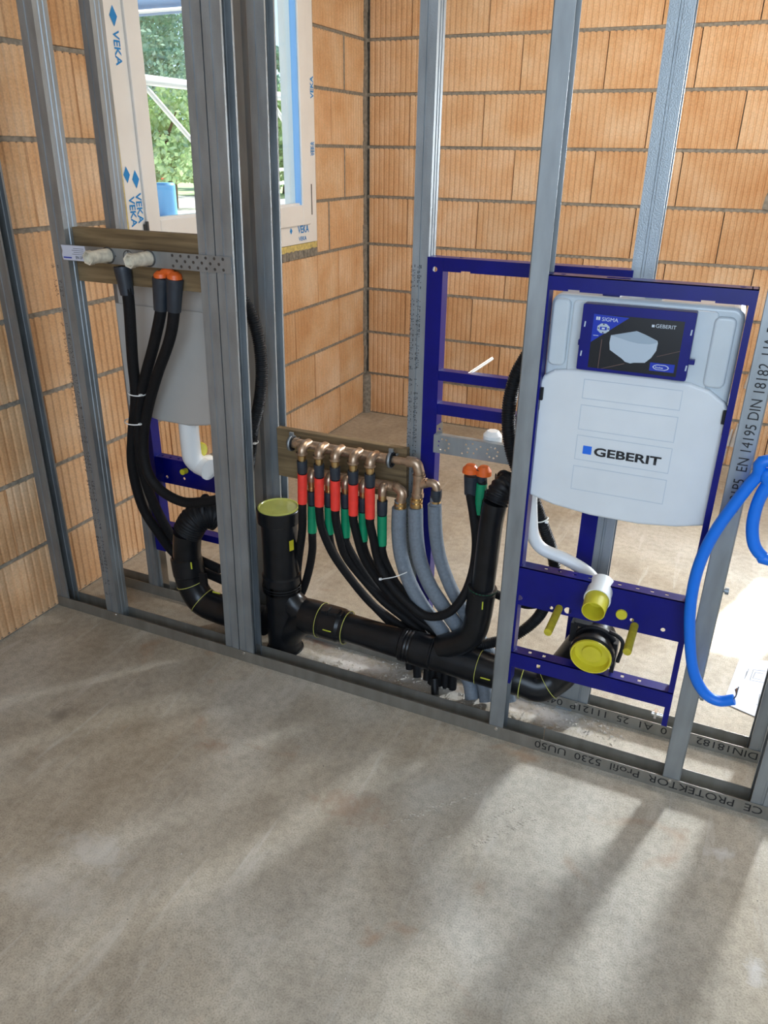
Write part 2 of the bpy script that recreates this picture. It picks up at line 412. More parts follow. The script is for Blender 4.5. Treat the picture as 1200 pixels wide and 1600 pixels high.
def brick(parent, x, z, w, axis, h=.2350):
    """axis 'x': wall seen from -y (back wall) ; 'y': wall seen from +x (left wall)"""
    key = (round(w, 3), round(h, 3))
    if key not in BM: BM[key] = brick_mesh(*key)
    o = bpy.data.objects.new('brick', BM[key]); C.objects.link(o); o.parent = parent
    pr_ = random.uniform(-.0012, .0012)
    if axis == 'x': o.location = (x, D-.004+pr_, z)
    else:
        o.rotation_euler = (0, 0, PI/2); o.location = (.004+pr_, x, z)   # local +x -> world +y, local +y(depth) -> -x
    return o
LB = .4035
def bed(parent, x0, x1, z, axis):
    """one mortar bed, its face slightly rough and recessed"""
    b_ = MB(); n = max(2, int((x1-x0)/.05)); rnd_ = random.Random(int(z*1000)+int(x0*77)+(5 if axis == 'x' else 0)); vs = []
    for i in range(n+1):
        x = x0+(x1-x0)*i/n; d_ = rnd_.uniform(-.001, .0015); e_ = rnd_.uniform(-.0012, .0012)
        for zz in (z-.0105+e_, z+.0065+e_): vs.append((x, D-.001-d_, zz) if axis == 'x' else (.001+d_, x, zz))
        for zz in (z-.0105, z+.0065): vs.append((x, D+.04, zz) if axis == 'x' else (-.04, x, zz))
    fs = []
    for i in range(n):
        a = 4*i; fs += [(a, a+4, a+5, a+1), (a+1, a+5, a+7, a+3), (a, a+2, a+6, a+4)]
    return b_.add(vs, fs).build('mortar_bed', 'mortar', parent)
# back wall with the opening that lets the sun in, right of the frame
BW = (2.722, 2.967, 1.262, 2.0)
wb = MB()
for a, b_ in (((-.3, 0), (BW[0], CH)), ((BW[1], 0), (RX+.3, CH)), ((BW[0], 0), (BW[1], BW[2])), ((BW[0], BW[3]), (BW[1], CH))):
    wb.box((a[0], D+.03, a[1]), (b_[0], D+.12, b_[1]))
wall_back = tag(wb.build('wall_back', 'mortar'), kind='structure')
for k in range(10):
    off = .26 if k % 2 == 0 else .437
    xs = [.012]+[off+LB*n for n in range(0, 10) if off+LB*n < 3.9]
    if k: bed(wall_back, 0, BW[0] if BW[2] < .25*k < BW[3] else 3.9, .25*k, 'x')
    for a, b_ in zip(xs, xs[1:]):
        if a+.2 > BW[0]-.2 and b_-.2 < BW[1]+.2 and .25*k+.2 > BW[2] and .25*k < BW[3]: continue
        x0 = a+(.0032 if a > .1 else .016); brick(wall_back, x0, .25*k+.007, b_-x0-.001, 'x')
# left wall with the window opening
WY0, WY1, WZ0, WZ1 = .575, 1.957, 1.035, 2.32
wl = MB()
for a, b_ in (((FY-.3, 0), (WY0, CH)), ((WY1, 0), (D+.12, CH)), ((WY0, 0), (WY1, WZ0)), ((WY0, WZ1), (WY1, CH))):
    wl.box((-.16, a[0], a[1]), (-.03, b_[0], b_[1]))
wall_left = tag(wl.build('wall_left', 'mortar'), kind='structure')
OFF = {0: .02, 1: -.115, 2: .10, 3: -.06, 4: .05, 5: .197, 6: .431, 7: .197, 8: .431, 9: .2}
for k in range(10):
    z0 = .25*k+.007; o0 = OFF[k] % LB
    ys = [-3.0]+[y for y in [o0+LB*n for n in range(-8, 8)] if -2.85 < y < 2.0]
    last = {7: [2.276], 6: [2.132], 5: [2.272], 4: [2.09]}.get(k, [2.19])
    ys = [y for y in ys if y < last[0]-.15]+last+[D-.014]
    if k:
        if k <= 3: bed(wall_left, -3.0, D, .25*k, 'y')
        else: bed(wall_left, -3.0, WY0, .25*k, 'y'); bed(wall_left, WY1, D, .25*k, 'y')
    if k in (4, 5, 7): bx_ = MB().box((-.03, last[0]-.010, z0), (.0015, last[0]+.009, z0+.235)); bx_.build('mortar_joint', 'mortar', wall_left)
    for a, b_ in zip(ys, ys[1:]):
        g = .008 if (a in last and k in (4, 5, 7)) else .001
        y0, y1 = a+g, b_-(.010 if (b_ in last and k in (4, 5, 7)) else .001)
        if k >= 4:
            if y0 < WY0-.004 < y1: y1 = WY0-.004
            elif y0 < WY1+.002 < y1: y0 = WY1+.002
            elif WY0-.01 < y0 and y1 < WY1+.01: continue
            if y0 >= WY0-.004 and y1 <= WY1+.003: continue
        if y1-y0 > .02: brick(wall_left, y0, z0, y1-y0, 'y')
# mortar smears: corner fillet, sill bedding, patch on the back wall
MB().tube([(.006, D-.006, .0), (.010, D-.008, .1), (.008, D-.005, .24)], .034, 8).build('mortar_fillet', 'mortar', wall_left)
c_ = MB()
for k in range(26):
    z = .25+k*.085; c_.box((0, D-.026-random.random()*.012, z), (.010+random.random()*.006, D, z+.086))
c_.build('mortar_strip', 'mortar', wall_left)
s_ = MB(); y = WY0
while y < WY1-.005:
    w = random.uniform(.008, .02); s_.box((-.03, y, .992+random.uniform(0, .004)), (.002+random.random()*.006, min(y+w, WY1), 1.036-random.random()*.006)); y += w
s_.build('sill_mortar', 'mortar', wall_left)
pl = MB()
for k in range(26):
    x = 2.0+random.random()*.5; z = .02+random.random()*.42; pl.tube([(x, D-.010, z), (x+.01, D-.012, z+.05+random.random()*.1)], lambda t: .012*(1-.6*t), 6, True, 1)
tag(pl.build('plaster_splash', 'old_plaster', wall_back), 'whitish smears of old plaster on the bricks')
MB().poly([(2.03, 1.26), (2.09, 1.25), (2.10, 1.31), (2.085, 1.36), (2.05, 1.36), (2.035, 1.31)], [], (0, D-.012, 0), X, Z, .004).build('mortar_patch', 'mortar', wall_back)

# the unseen sides of the room, with their openings
wr = MB()
for a, b_ in (((FY-.3, 0), (.3, CH)), ((2.15, 0), (D+.12, CH)), ((.3, 2.4), (2.15, CH))):
    wr.box((RX, a[0], a[1]), (RX+.2, b_[0], b_[1]))
tag(wr.build('wall_right', 'old_plaster'), kind='structure')
wf = MB()
for a, b_ in (((-.3, 0), (1.4, CH)), ((3.8, 0), (RX+.3, CH)), ((1.4, 0), (3.8, .9)), ((1.4, 2.55), (3.8, CH))):
    wf.box((a[0], FY-.2, a[1]), (b_[0], FY, b_[1]))
tag(wf.build('wall_front', 'old_plaster'), kind='structure')

# ------------------------------------------------------------------ window in the left wall
win = tag(bpy.data.objects.new('window_1', None), kind='structure'); C.objects.link(win); win.location = (0, WY0, WZ0)
def frame_ring(y0, y1, z0, z1, w, xa, xb, wb=None, wt=None):
    b_ = MB(); wb = wb or w; wt = wt or w
    b_.box((xa, y0, z0), (xb, y0+w, z1)); b_.box((xa, y1-w, z0), (xb, y1, z1)); b_.box((xa, y0+w, z0), (xb, y1-w, z0+wb)); b_.box((xa, y0+w, z1-wt), (xb, y1-w, z1)); return b_
foam = frame_ring(WY0, WY1, WZ0-.008, WZ1, .022, -.06, .002, .034)
rel(win, foam.build('foam_seal', 'foam_yellow', win))
fy0, fy1, fz0, fz1 = WY0+.020, WY1+.0, WZ0+.028, WZ1-.02
rel(win, frame_ring(fy0, fy1, fz0, fz1, .095, -.075, .004, .105).build('outer_frame', 'pvc', win, .002))
sy0, sy1, sz0, sz1 = fy0+.085, fy1-.075, fz0+.085, fz1-.07
sash = rel(win, frame_ring(sy0, sy1, sz0, sz1, .075, -.06, .014, .092).build('sash', 'pvc', win, .004))
gy0, gy1, gz0, gz1 = sy0+.075, sy1-.075, sz0+.092, sz1-.075
bead = MB()
bead.box((-.030, gy0, gz0), (-.005, gy0+.012, gz1)).box((-.030, gy0, gz0), (.0, gy1, gz0+.008)).box((-.030, gy0, gz1-.01), (.0, gy1, gz1))
rel(win, bead.build('glazing_bead', 'pvc', win))
rel(win, MB().box((-.024, gy1-.008, gz0), (.006, gy1, gz1)).build('glazing_bead', 'pvc_sky_tint', win))  # sky reflection painted into the far bead's blue
rel(win, MB().box((-.022, gy0, gz0), (-.018, gy1, gz1)).build('pane', 'glass', win))
rel(win, MB().box((-.16, WY1-.03, WZ0), (-.08, WY1+.0, WZ1)).box((-.16, WY0, WZ0-.02), (-.08, WY1, WZ0+.03)).build('outer_reveal', 'pvc', win))
rel(win, MB().cyl((.016, sy0-.004, 1.14), (.016, sy0-.004, 1.24), .006, 10).box((.004, sy0-.012, 1.15), (.016, sy0+.002, 1.23)).build('hinge', 'steel_dark', win))
rel(win, MB().box((.004, fy1-.052, 1.19), (.006, fy1-.046, 1.33)).build('gasket_end', 'steel_dark', win))
for (yy, zz, s_) in ((.637, 1.845, .05), (.655, 1.36, .05), (.612, 1.375, .045)):
    MBp = MB().poly([(0, -s_*.6), (s_*.36, 0), (0, s_*.6), (-s_*.36, 0)], [], (.0052, yy, zz+.02), Y, Z, 0)
    rel(win, MBp.build('print_mark', 'print_blue', win))
for (yy, zz, up) in ((.640, 1.825, Y), (.658, 1.335, Y), (.622, 1.325, Y)):
    rel(win, text('film_print', 'VEKA', (.0052, yy-.014, zz), -Z, up, .041, 'print_blue', win, .02, 1.0))
for (yy, zz) in ((fy1-.008, 1.70), (fy1-.012, 1.455), (fy1-.028, 1.455)):
    rel(win, text('film_print', 'VEKA', (.0052, yy, zz), Z, -Y, .042 if zz > 1.6 else .028, 'print_blue', win, .02, .9))
rel(win, text('film_print', 'VEKA', (.0052, 1.765, 1.113), Y, Z, .048, 'print_blue', win, .02, .9))
rel(win, text('film_print', 'VEKA', (.0052, 1.77, 1.078), Y, Z, .026, 'print_blue', win, .02, 1.2))
rel(win, MB().poly([(0, -.016), (.012, 0), (0, .016), (-.012, 0)], [], (.0052, 1.70, 1.128), Y, Z, 0).build('print_mark', 'print_blue', win))

# ------------------------------------------------------------------ drywall profiles
def CW(w=.05, d=.05, web='R'):
    """CW stud section: lip, knurled flange with a bead, ribbed web, flange, lip"""
    pts = [(0, .007), (0, 0), (.43*w, 0), (.45*w, .0022), (.55*w, .0022), (.57*w, 0), (w, 0), (w, d*.26), (w-.0022, d*.30), (w-.0022, d*.38), (w, d*.42), (w, d*.58), (w-.0022, d*.62), (w-.0022, d*.70), (w, d*.74), (w, d), (.57*w, d), (.55*w, d-.0022), (.45*w, d-.0022), (.43*w, d), (0, d), (0, d-.007)]
    return pts if web == 'R' else [(w-x, y) for x, y in pts][::-1]
def UAp(w=.04, d=.05, web='R'):
    pts = [(0, .0), (w-.003, 0), (w, .003), (w, d-.003), (w-.003, d), (0, d)]
    return pts if web == 'R' else [(w-x, y) for x, y in pts][::-1]
def stud(pb, pt, label, sect, mat='zinc_knurled', t=.0012, group='metal studs'):
    b_ = MB().sheet(sect, t, (0, 0, 0), V(pt)-V(pb)); o = b_.build('metal_stud', mat); o.location = pb
    return tag(o, label, 'stud')
def codes(o, x0, w, z0, z1, seed, rows=2, y=-.0008):
    """dot-matrix code rows printed up the flange"""
    rnd = random.Random(seed); b_ = MB(); z = z0
    while z < z1:
        if rnd.random() < .16: z += rnd.uniform(.01, .03); continue
        for r_ in range(rows):
            xa = x0+w*r_/rows
            for i in range(3):
                for j in range(4):
                    if rnd.random() < .42: b_.box((xa+i*.0042, y, z+j*.0022), (xa+i*.0042+.0026, y+.0004, z+j*.0022+.0013))
        z += .0125
    r_ = b_.build('printed_code', 'ink', o); r_['kind'] = 'stuff'; return r_
TB = .006
S0 = stud((.004, .001, TB), (.004, .001, 2.55), 'metal stud standing against the left brick wall, leftmost of the front row', CW(web='L'), 'zinc')
def top(pb, px_top, z=2.55, zt=1.8): k = (z-pb[2])/(zt-pb[2]); return (pb[0]+(px_top-pb[0])*k, pb[1], z)
p1 = (.2300, .001, TB); S1 = stud(p1, top(p1, .262), 'metal stud at the left end of the upper perforated mounting rail', CW())
codes(S1, .006, .036, .10, 1.17, 3)
p2 = (.7200, .001, TB); S2 = stud(p2, top(p2, .757), 'left stud of the paired metal studs beside the upright drain pipe', CW())
p3 = (.7735, .001, TB); S3 = stud(p3, top(p3, .810), 'right stud of the paired metal studs beside the upright drain pipe', CW(web='L'))
p4 = (1.5960, .001, TB); S4 = stud(p4, top(p4, 1.599), 'thick metal stud at the left side of the front toilet frame', UAp(.042, .05, 'L'), 'zinc', .002)
p5 = (2.0610, .001, TB); S5 = stud(p5, top(p5, 2.061), 'thick metal stud with printed type text right of the front toilet frame', UAp(.042), 'zinc', .002)
p6 = (2.2680, .001, TB); S6 = stud(p6, top(p6, 2.268), 'metal stud cut off by the right edge of the photo in the front row', CW(), 'zinc')
text('printed_text', '2191P5  EN 14195 DIN 18182  UA 50 /', (.033, -.0009, .785), Z, -X, .030, 'ink', S5, .0, fit=.42)
MB().lathe((.042, .03, .58), X, [(0, .005), (.004, .005), (.004, .0085), (.012, .0085), (.012, .0)], 6).build('bolt', 'zinc', S5)
MB().lathe((.042, .03, .28), X, [(0, .005), (.004, .005), (.004, .0085), (.012, .0085), (.012, .0)], 6).build('bolt', 'zinc', S5)
YB = .204
b1 = (.2445, YB, TB); B1 = stud(b1, top(b1, .2700), 'metal stud of the back row behind the left toilet tank', CW(.038), 'zinc')
b2 = (.7050, YB, TB); B2 = stud(b2, top(b2, .7300), 'smooth fronted back-row metal stud behind the paired studs', [(0, .05), (0, 0), (.048, 0), (.048, .05)], 'zinc')
b3 = (.7650, YB, TB); B3 = stud(b3, top(b3, .7950), 'back-row metal stud that carries the left end of the manifold board', CW(web='L'))
b4 = (1.2410, YB, TB); B4 = stud(b4, top(b4, 1.2500), 'back-row metal stud beside the left leg of the blue washbasin frame', CW(.043))
codes(B4, .004, .034, .10, 1.22, 9)
b5 = (1.7800, YB, TB); B5 = stud(b5, top(b5, 1.7800), 'back-row metal stud rising behind the front toilet tank', CW(web='L'))
b6 = (2.2600, YB, TB); B6 = stud(b6, top(b6, 2.2600), 'back-row metal stud near the paper on the floor', CW(), 'zinc')

def track(x0, x1, y0, label, mat='zinc_dull'):
    b_ = MB(); n = max(2, int((x1-x0)/.25))
    pts = [(-.0005, .040), (0, 0), (.05, 0), (.0505, .040)]
    # section in (y,z): front flange, base, rear flange
    ring = [(0, 0), (.052, 0), (.052, .040), (.0505, .040), (.0505, .0015), (.0015, .0015), (.0015, .040), (0, .040)]
    m_ = len(ring); vs = [(0 if e == 0 else x1-x0, y, z) for e in (0, 1) for y, z in ring]
    b_.add(vs, [(i, m_+i, m_+(i+1) % m_, (i+1) % m_) for i in range(m_)]+[(0, 1, 4, 5), (1, 2, 3, 4), (0, 5, 6, 7)]+[(m_+5, m_+4, m_+1, m_+0), (m_+4, m_+3, m_+2, m_+1), (m_+7, m_+6, m_+5, m_+0)])
    o = b_.build('floor_track', mat); o.location = (x0, y0, .0005)
    return tag(o, label, 'track')
T1 = track(.004, 1.742, -.0012, 'front floor track, plain long length ending at the left brick wall')
T2 = track(1.745, 2.62, -.0012, 'front floor track, short length at right with upside-down printing', 'zinc_dull')
T3 = track(.052, 2.62, YB-.0022, 'back floor track behind the pipes and under the toilet frames')
def tt(o, s, px, z=.033, size=.032, fit=.57):
    return text('printed_text', s, (px-o.location.x, -.0006, z), -X, -Z, size, 'ink', o, .0, fit=fit)
tt(T2, 'CE  PROTEKTOR  Profil  5230  UU50', 2.300)
tt(T3, 'DIN18182   Z  0  A1  25  11121P  0437', 2.288, fit=.60)
for T_, xs in ((T1, (.27, .79, 1.62)), (T2, (2.08,)), (T3, (1.80,))):
    for x in xs: MB().lathe((x-T_.location.x, -.001, .032), -Y, [(0, .0055), (.0015, .0045), (.002, 0)], 10).build('screw', 'chrome', T_)

# ------------------------------------------------------------------ toilet frames
def U_box(b_, a, c):  b_.box(a, c)
def wc_frame(loc, rz, w, label, front=True):
    """local: x across, y=0 front plane (user side), +y into the wall, z from the slab"""
    t = thing('toilet_frame', loc, label, 'toilet frame', None, rz)
    zt = 1.250; d = .040
    def cu(mb, nm, mat='blue_steel', bev=.0015): return mb.build(nm, mat, t, bev)
    for x0 in (0, w-.04 if not front else w-.013):
        lw = .013 if front else .04
        b_ = MB().box((x0, 0, .19), (x0+lw, .002, zt)).box((x0, .002, .19), (x0+.002, d, zt)).box((x0+lw-.002, .002, .19), (x0+lw, d, zt)).box((x0+.002, d-.002, .19), (x0+lw-.002, d, zt))
        leg = cu(b_, 'leg', bev=0)
        if not front:
            MB().box((x0+.006, .006, .004), (x0+.034, .034, .22)).build('foot', 'chrome', leg)
            MB().box((x0-.005, -.008, .0), (x0+.045, .046, .005)).build('foot_plate', 'chrome', leg)
    # top bar: front face with notches, top flange with holes
    e = .0 if not front else -.0
    notch = [w*.155, w*.79]
    out = [(0, 1.219), (notch[0]-.012, 1.219), (notch[0]-.012, 1.2225), (notch[0]+.012, 1.2225), (notch[0]+.012, 1.219), (notch[1]-.013, 1.219), (notch[1]-.013, 1.2225), (notch[1]+.013, 1.2225), (notch[1]+.013, 1.219), (w, 1.219), (w, zt), (0, zt)]
    b_ = MB().poly(out, [], (0, -.001, 0), X, Z, .002)
    b_.poly(rect(0, 0, w, d), [circ(w*.085, .02, .006), circ(w*.93, .02, .006), rrect(w*.3, .012, w*.42, .028, .007)], (0, -.001, zt), X, Y, .002)
    b_.box((0, d-.002, 1.222), (w, d, zt-.002))
    cu(b_, 'top_bar')
    # wide bracket plate with holes, and its top flange
    holes = [circ(w*.035, .460, .0085), circ(w*.335, .455, .0095), circ(w*.875, .463, .0055), circ(w*.235, .452, .005), circ(w*.70, .470, .005)]
    b_ = MB().poly(rect(0, .440, w, .548), holes, (0, -.001, 0), X, Z, .002)
    b_.poly(rect(0, 0, w, .034), [rect(w*q-.004, .016, w*q+.004, .024) for q in (.17, .25, .34, .43, .60, .70, .78, .86)], (0, -.001, .548), X, Y, .002)
    cu(b_, 'bracket_plate')
    b_ = MB().poly(rect(0, .247, w, .292), [rect(w*q-.005, .262, w*q+.005, .274) for q in (.20,)], (0, -.001, 0), X, Z, .002)
    b_.poly(rect(0, 0, w, .034), [rect(w*q-.004, .014, w*q+.004, .026) for q in (.13, .22, .70, .80)], (0, -.001, .292), X, Y, .002)
    cu(b_, 'lower_bar')
    c = w*.5
    # tank: clear upper body and the insulated shell below
    tw = .400 if front else .350; x0 = c-tw/2; x1 = c+tw/2
    def shell(out_, y0, y1, nm, mat, bev=.010): return MB().poly(out_, [], (0, y0, 0), X, Z, y0*0+(0), True) if False else MB().poly(out_, [], (0, y0, 0), X, Z, -1) 
    def solid(out_, y0, y1, nm, mat, bev=.010):
        b_ = MB().poly(out_, [], (0, y0, 0), X, Z, 0)
        b_ = MB(); f = [V((p[0], y0, p[1])) for p in out_]; g = [V((p[0], y1, p[1])) for p in out_]; n = len(f)
        b_.add(f+g, [tuple(range(n)), tuple(range(n, 2*n))[::-1]]+[(i, n+i, n+(i+1) % n, (i+1) % n) for i in range(n)])
        return b_.build(nm, mat, t, bev)
    up = rrect(x0+.006, .96, x1-.006, 1.209, .024, 6)
    if front:
        tank = solid(up, .030, .135, 'tank', 'clear_plastic', .010)
        MB().rbox((x0+.055, .024, 1.02), (x0+.345, .032, 1.198), .008, 'y').build('tank_recess', 'clear_plastic', tank, .003)
        MB().rbox((x1-.062, .020, 1.045), (x1-.020, .034, 1.19), .012, 'y').build('tank_bulge', 'clear_plastic', tank, .006)
        MB().rbox((x0+.012, .020, 1.055), (x0+.050, .034, 1.20), .012, 'y').build('tank_bulge', 'clear_plastic', tank, .006)
    else:
        tank = solid(up, .03, .112, 'tank', 'grey_plastic', .006)
    sh = [(x0, .738), (x0+.06, .722), (c-.05, .712), (c+.06, .712), (x1-.06, .722), (x1, .738), (x1, 1.000), (x1-.012, 1.018), (x1-.045, 1.040), (x1-.085, 1.051), (c+.05, 1.054), (c-.05, 1.054), (x0+.085, 1.053), (x0+.03, 1.045), (x0+.008, 1.030), (x0, 1.012)]
    body = solid(sh, .016, .142 if front else .118, 'tank_shell', 'white_plastic' if front else 'grey_plastic', .007)
    if not front: MB().box((x0+.004, .1175, .75), (x1-.004, .1200, 1.062)).build('back_foil', 'grey_plastic', tank)
    for sx in (0, 1):
        xx = (x0-.006) if sx == 0 else (x1-.006)
        MB().box((xx, .012, .950), (xx+.012, .040, 1.004)).box((xx+(.006 if sx == 0 else -.006), .008, .975), (xx+(.018 if sx == 0 else .006), .02, 1.004)).build('clip', 'black_rubber', body, .001)
    if front:
        def fr(out_, nm, mat, yy=.0155, par=body, th=.0008): return MB().poly(out_, [], (0, yy, 0), X, Z, th).build(nm, mat, par)
        # stamped panels: thin raised outlines
        for (za, zb) in ((.990, 1.034), (.918, .976), (.846, .905), (.772, .831)):
            xa, xb = c-.102, c+.104; q = .0014
            MB().poly(rect(xa, za, xb, zb), [rect(xa+q, za+q, xb-q, zb-q)], (0, .0154, 0), X, Z, .001).build('stamped_panel', 'stamp_line', body)
        fr(rect(c-.0855, .862, c-.0660, .8815), 'logo_square', 'logo_blue')
        text('logo_text', 'GEBERIT', (c-.061, .0150, .8620), X, Z, .0270, 'ink', body, .03, fit=.146)
        # flush actuator cover plate
        ox = -loc[0]
        pa = (1.720+ox, 1.059, 1.944+ox, 1.198)
        pan = MB().rbox((pa[0], -.006, pa[1]), (pa[2], .024, pa[3]), .003, 'y').box((pa[2]-.003, -.004, 1.094), (pa[2]+.011, .010, 1.104)).box((pa[0]-.003, -.003, 1.110), (pa[0]+.001, .01, 1.122)).build('cover_frame', 'blue_steel', t, .001)
        pc = (1.744+ox, 1.066, 1.924+ox, 1.179); W_, H_ = pc[2]-pc[0], pc[3]-pc[1]
        def cp(u, v): return (pc[0]+W_*u, pc[3]-H_*v)
        def flat(pts, nm, mat, lay): return MB().poly([cp(*p) for p in pts][::-1], [], (0, -.0064-.0003*lay, 0), X, Z, 0).build(nm, mat, pan)
        card = flat([(0, 0), (1, 0), (1, 1), (0, 1)], 'picture_card', 'card_black', 0)
        flat([(0, 0), (.40, .02), (0, .52)], 'card_triangle', 'card_blue', 1)
        flat([(.70, .78), (.97, .78), (.97, .93), (.70, .93)], 'card_label', 'card_blue', 1)
        flat([(.73, .855), (.745, .825), (.775, .805), (.87, .805), (.90, .825), (.915, .855), (.90, .885), (.87, .905), (.775, .905), (.745, .885)], 'card_oval', 'card_white', 2)
        flat([(.742, .855), (.755, .832), (.78, .817), (.865, .817), (.89, .832), (.903, .855), (.89, .878), (.865, .893), (.78, .893), (.755, .878)], 'card_oval', 'card_blue', 3)
        text('card_text', 'Rimfree', (cp(.76, .873)[0], -.0078, cp(0, .873)[1]), X, Z, .0050, 'card_white', pan, .02, 1.0)
        flat([(.22, .36), (.50, .24), (.60, .29), (.74, .38), (.75, .42), (.745, .56), (.70, .70), (.64, .80), (.52, .82), (.48, .84), (.42, .82), (.38, .77), (.23, .63), (.215, .50)], 'card_bowl', 'card_bowl', 2)
        flat([(.225, .36), (.49, .245), (.60, .295), (.735, .385), (.735, .42), (.66, .455), (.53, .46), (.44, .44), (.33, .40)], 'card_bowl_lid', 'card_lid', 3)
        for seg_ in (((.12, .45), (.128, .45), (.125, 1), (.117, 1)), ((.15, 1), (.17, 1), (.42, .86), (.41, .85)), ((.76, .66), (.76, .67), (1, .53), (1, .52))):
            flat(seg_, 'card_line', 'card_line', 1)
        flat([(.03, .045), (.05, .045), (.05, .105), (.03, .105)], 'card_mark', 'card_white', 2); flat([(.055, .045), (.075, .045), (.075, .105), (.055, .105)], 'card_mark', 'card_white', 2)
        text('card_text', 'SIGMA', (cp(.095, .115)[0], -.0073, cp(0, .115)[1]), X, Z, .0110, 'card_white', pan, .0, 1.05)
        flat([(.05+.075*(1+math.cos(a)), .25+.095*math.sin(a)) for a in [2*PI*(k+.5)/8 for k in range(8)]], 'card_dial', 'card_bowl', 2)
        flat([(.085, .22), (.165, .22), (.165, .28), (.085, .28)], 'card_dial_mark', 'card_blue', 3)
        flat([(.108, .235), (.142, .235), (.142, .265), (.108, .265)], 'card_dial_mark', 'card_white', 4)
        for (du, dv) in ((0, -.075), (0, .075), (-.055, 0), (.055, 0)): flat([(.125+du-.008, .25+dv-.010), (.125+du+.008, .25+dv-.010), (.125+du+.008, .25+dv+.010), (.125+du-.008, .25+dv+.010)], 'card_dial_mark', 'card_black', 3)
        flat([(.02, .385), (.08, .385), (.08, .395), (.02, .395)], 'card_mark', 'card_white', 2)
        flat([(.655, .10), (.685, .10), (.685, .145), (.655, .145)], 'card_mark', 'card_white', 2)
        text('card_text', 'GEBERIT', (cp(.695, .147)[0], -.0073, cp(0, .147)[1]), X, Z, .0105, 'card_white', pan, .0, 1.02)
        for (u, v) in ((-.085, .15), (1.09, .13), (-.09, .70), (1.10, .77)): flat([(u-.012, v), (u+.004, v), (u, v+.10), (u-.016, v+.10)], 'snap_slot', 'card_bowl', 0)
        # water connection parts on the tank's top edge
        MB().box((c-.004, .05, 1.206), (c+.03, .09, 1.216)).build('fill_nozzle', 'clear_plastic', tank, .003)
        MB().box((c-.09, .045, 1.205), (c-.055, .08, 1.217)).build('bracket_tab', 'blue_steel', t)
        # outlet: white flush bend with yellow plug
        o1 = V((c+.0, .03, .505))
        fp = MB().lathe((c, .030, .533), V((0, -.97, -.16)), [(0, .030), (.055, .030), (.055, .0315), (.065, .0315), (.065, .029)], 28).build('flush_connector', 'pure_white', t)
        MB().lathe((c, -.022, .523), V((0, -.97, -.16)), [(0, .0295), (.055, .0270), (.055, .0252), (.010, .0225), (.010, .012), (.006, .011), (.006, 0)], 28).build('plug', 'yellow_cap', fp)
        # soil outlet with bracket, ribs and yellow cap
        ax = V((0, -.985, -.12))
        so = MB().lathe((c+.004, .075, .365), ax, [(0, .045), (.03, .045), (.03, .050), (.036, .050), (.036, .046), (.045, .046), (.045, .050), (.051, .050), (.051, .046), (.075, .047), (.075, .0545), (.088, .0545), (.094, .051), (.094, .046)], 32).build('soil_outlet', 'black_pipe', t)
        MB().lathe((c+.004, -.012, .354), ax, [(-.004, .0500), (.010, .0510), (.013, .0500), (.013, .0465), (-.006, .0430), (-.006, .0245), (.001, .0235), (.001, 0)], 32).build('soil_cap', 'yellow_cap', so)
        cl = MB().torus((c+.004, .030, .360), ax, .052, .0045, 32, 8, 1.6)
        cl.box((c+.050, .010, .30), (c+.060, .050, .385)).box((c-.06, .02, .355), (c-.045, .05, .41)).box((c-.052, .024, .402), (c-.01, .044, .412)).tube([(c+.035, .02, .410), (c+.062, .012, .405), (c+.072, .01, .385), (c+.066, .012, .335)], .005, 8)
        cl.build('pipe_clamp', 'black_rubber', t)
        for sx in (-.0905, .0915):
            MB().cyl((c+sx, .03, .457), (c+sx, -.120, .457), .0095, 14).lathe((c+sx, -.120, .457), -Y, [(0, .0095), (-.002, .004), (-.008, 0)], 12).build('fixing_bolt_sleeve', 'yellow_rod', t)
        MB().lathe((c+.058, -.001, .480), -Y, [(0, .0135), (.004, .0135), (.006, .012), (.006, 0)], 20).build('round_marker', 'yellow_cap', t)
        MB().cyl((w-.006, .02, .205), (w-.04, .02, .205), .006, 8).box((w-.034, .012, .195), (w-.028, .028, .215)).build('fixing_screw', 'chrome', t)
    else:
        MB().tube([(c-.018, .075, .73), (c-.018, .075, .62), (c-.021, .073, .585), (c-.032, .055, .560), (c-.045, .02, .552)], .031, 20).build('flush_pipe', 'pure_white', t)
        MB().lathe((c-.030, .060, .560), V((-1, .2, -.1)), [(0, .0), (.0, .030), (.045, .030), (.045, .034), (.05, .034), (.05, .0)], 20).build('flush_bend', 'pure_white', t)
        MB().lathe((c-.012, .02, .60), V((-.6, .8, .2)), [(0, .022), (.03, .022), (.03, 0)], 16).build('plug', 'yellow_cap', t)
        MB().lathe((c+.065, .01, .505), V((0, 1, .1)), [(0, .010), (.02, .010), (.02, 0)], 12).build('round_marker', 'yellow_cap', t)
    return t
WC1 = wc_frame((1.631, .006, 0), 0, .415, 'blue steel toilet frame with white tank and yellow capped outlets, facing the viewer')
WC2 = wc_frame((.708, .250, 0), PI, .415, 'blue steel toilet frame behind the left studs, tank seen from its plain grey back', False)

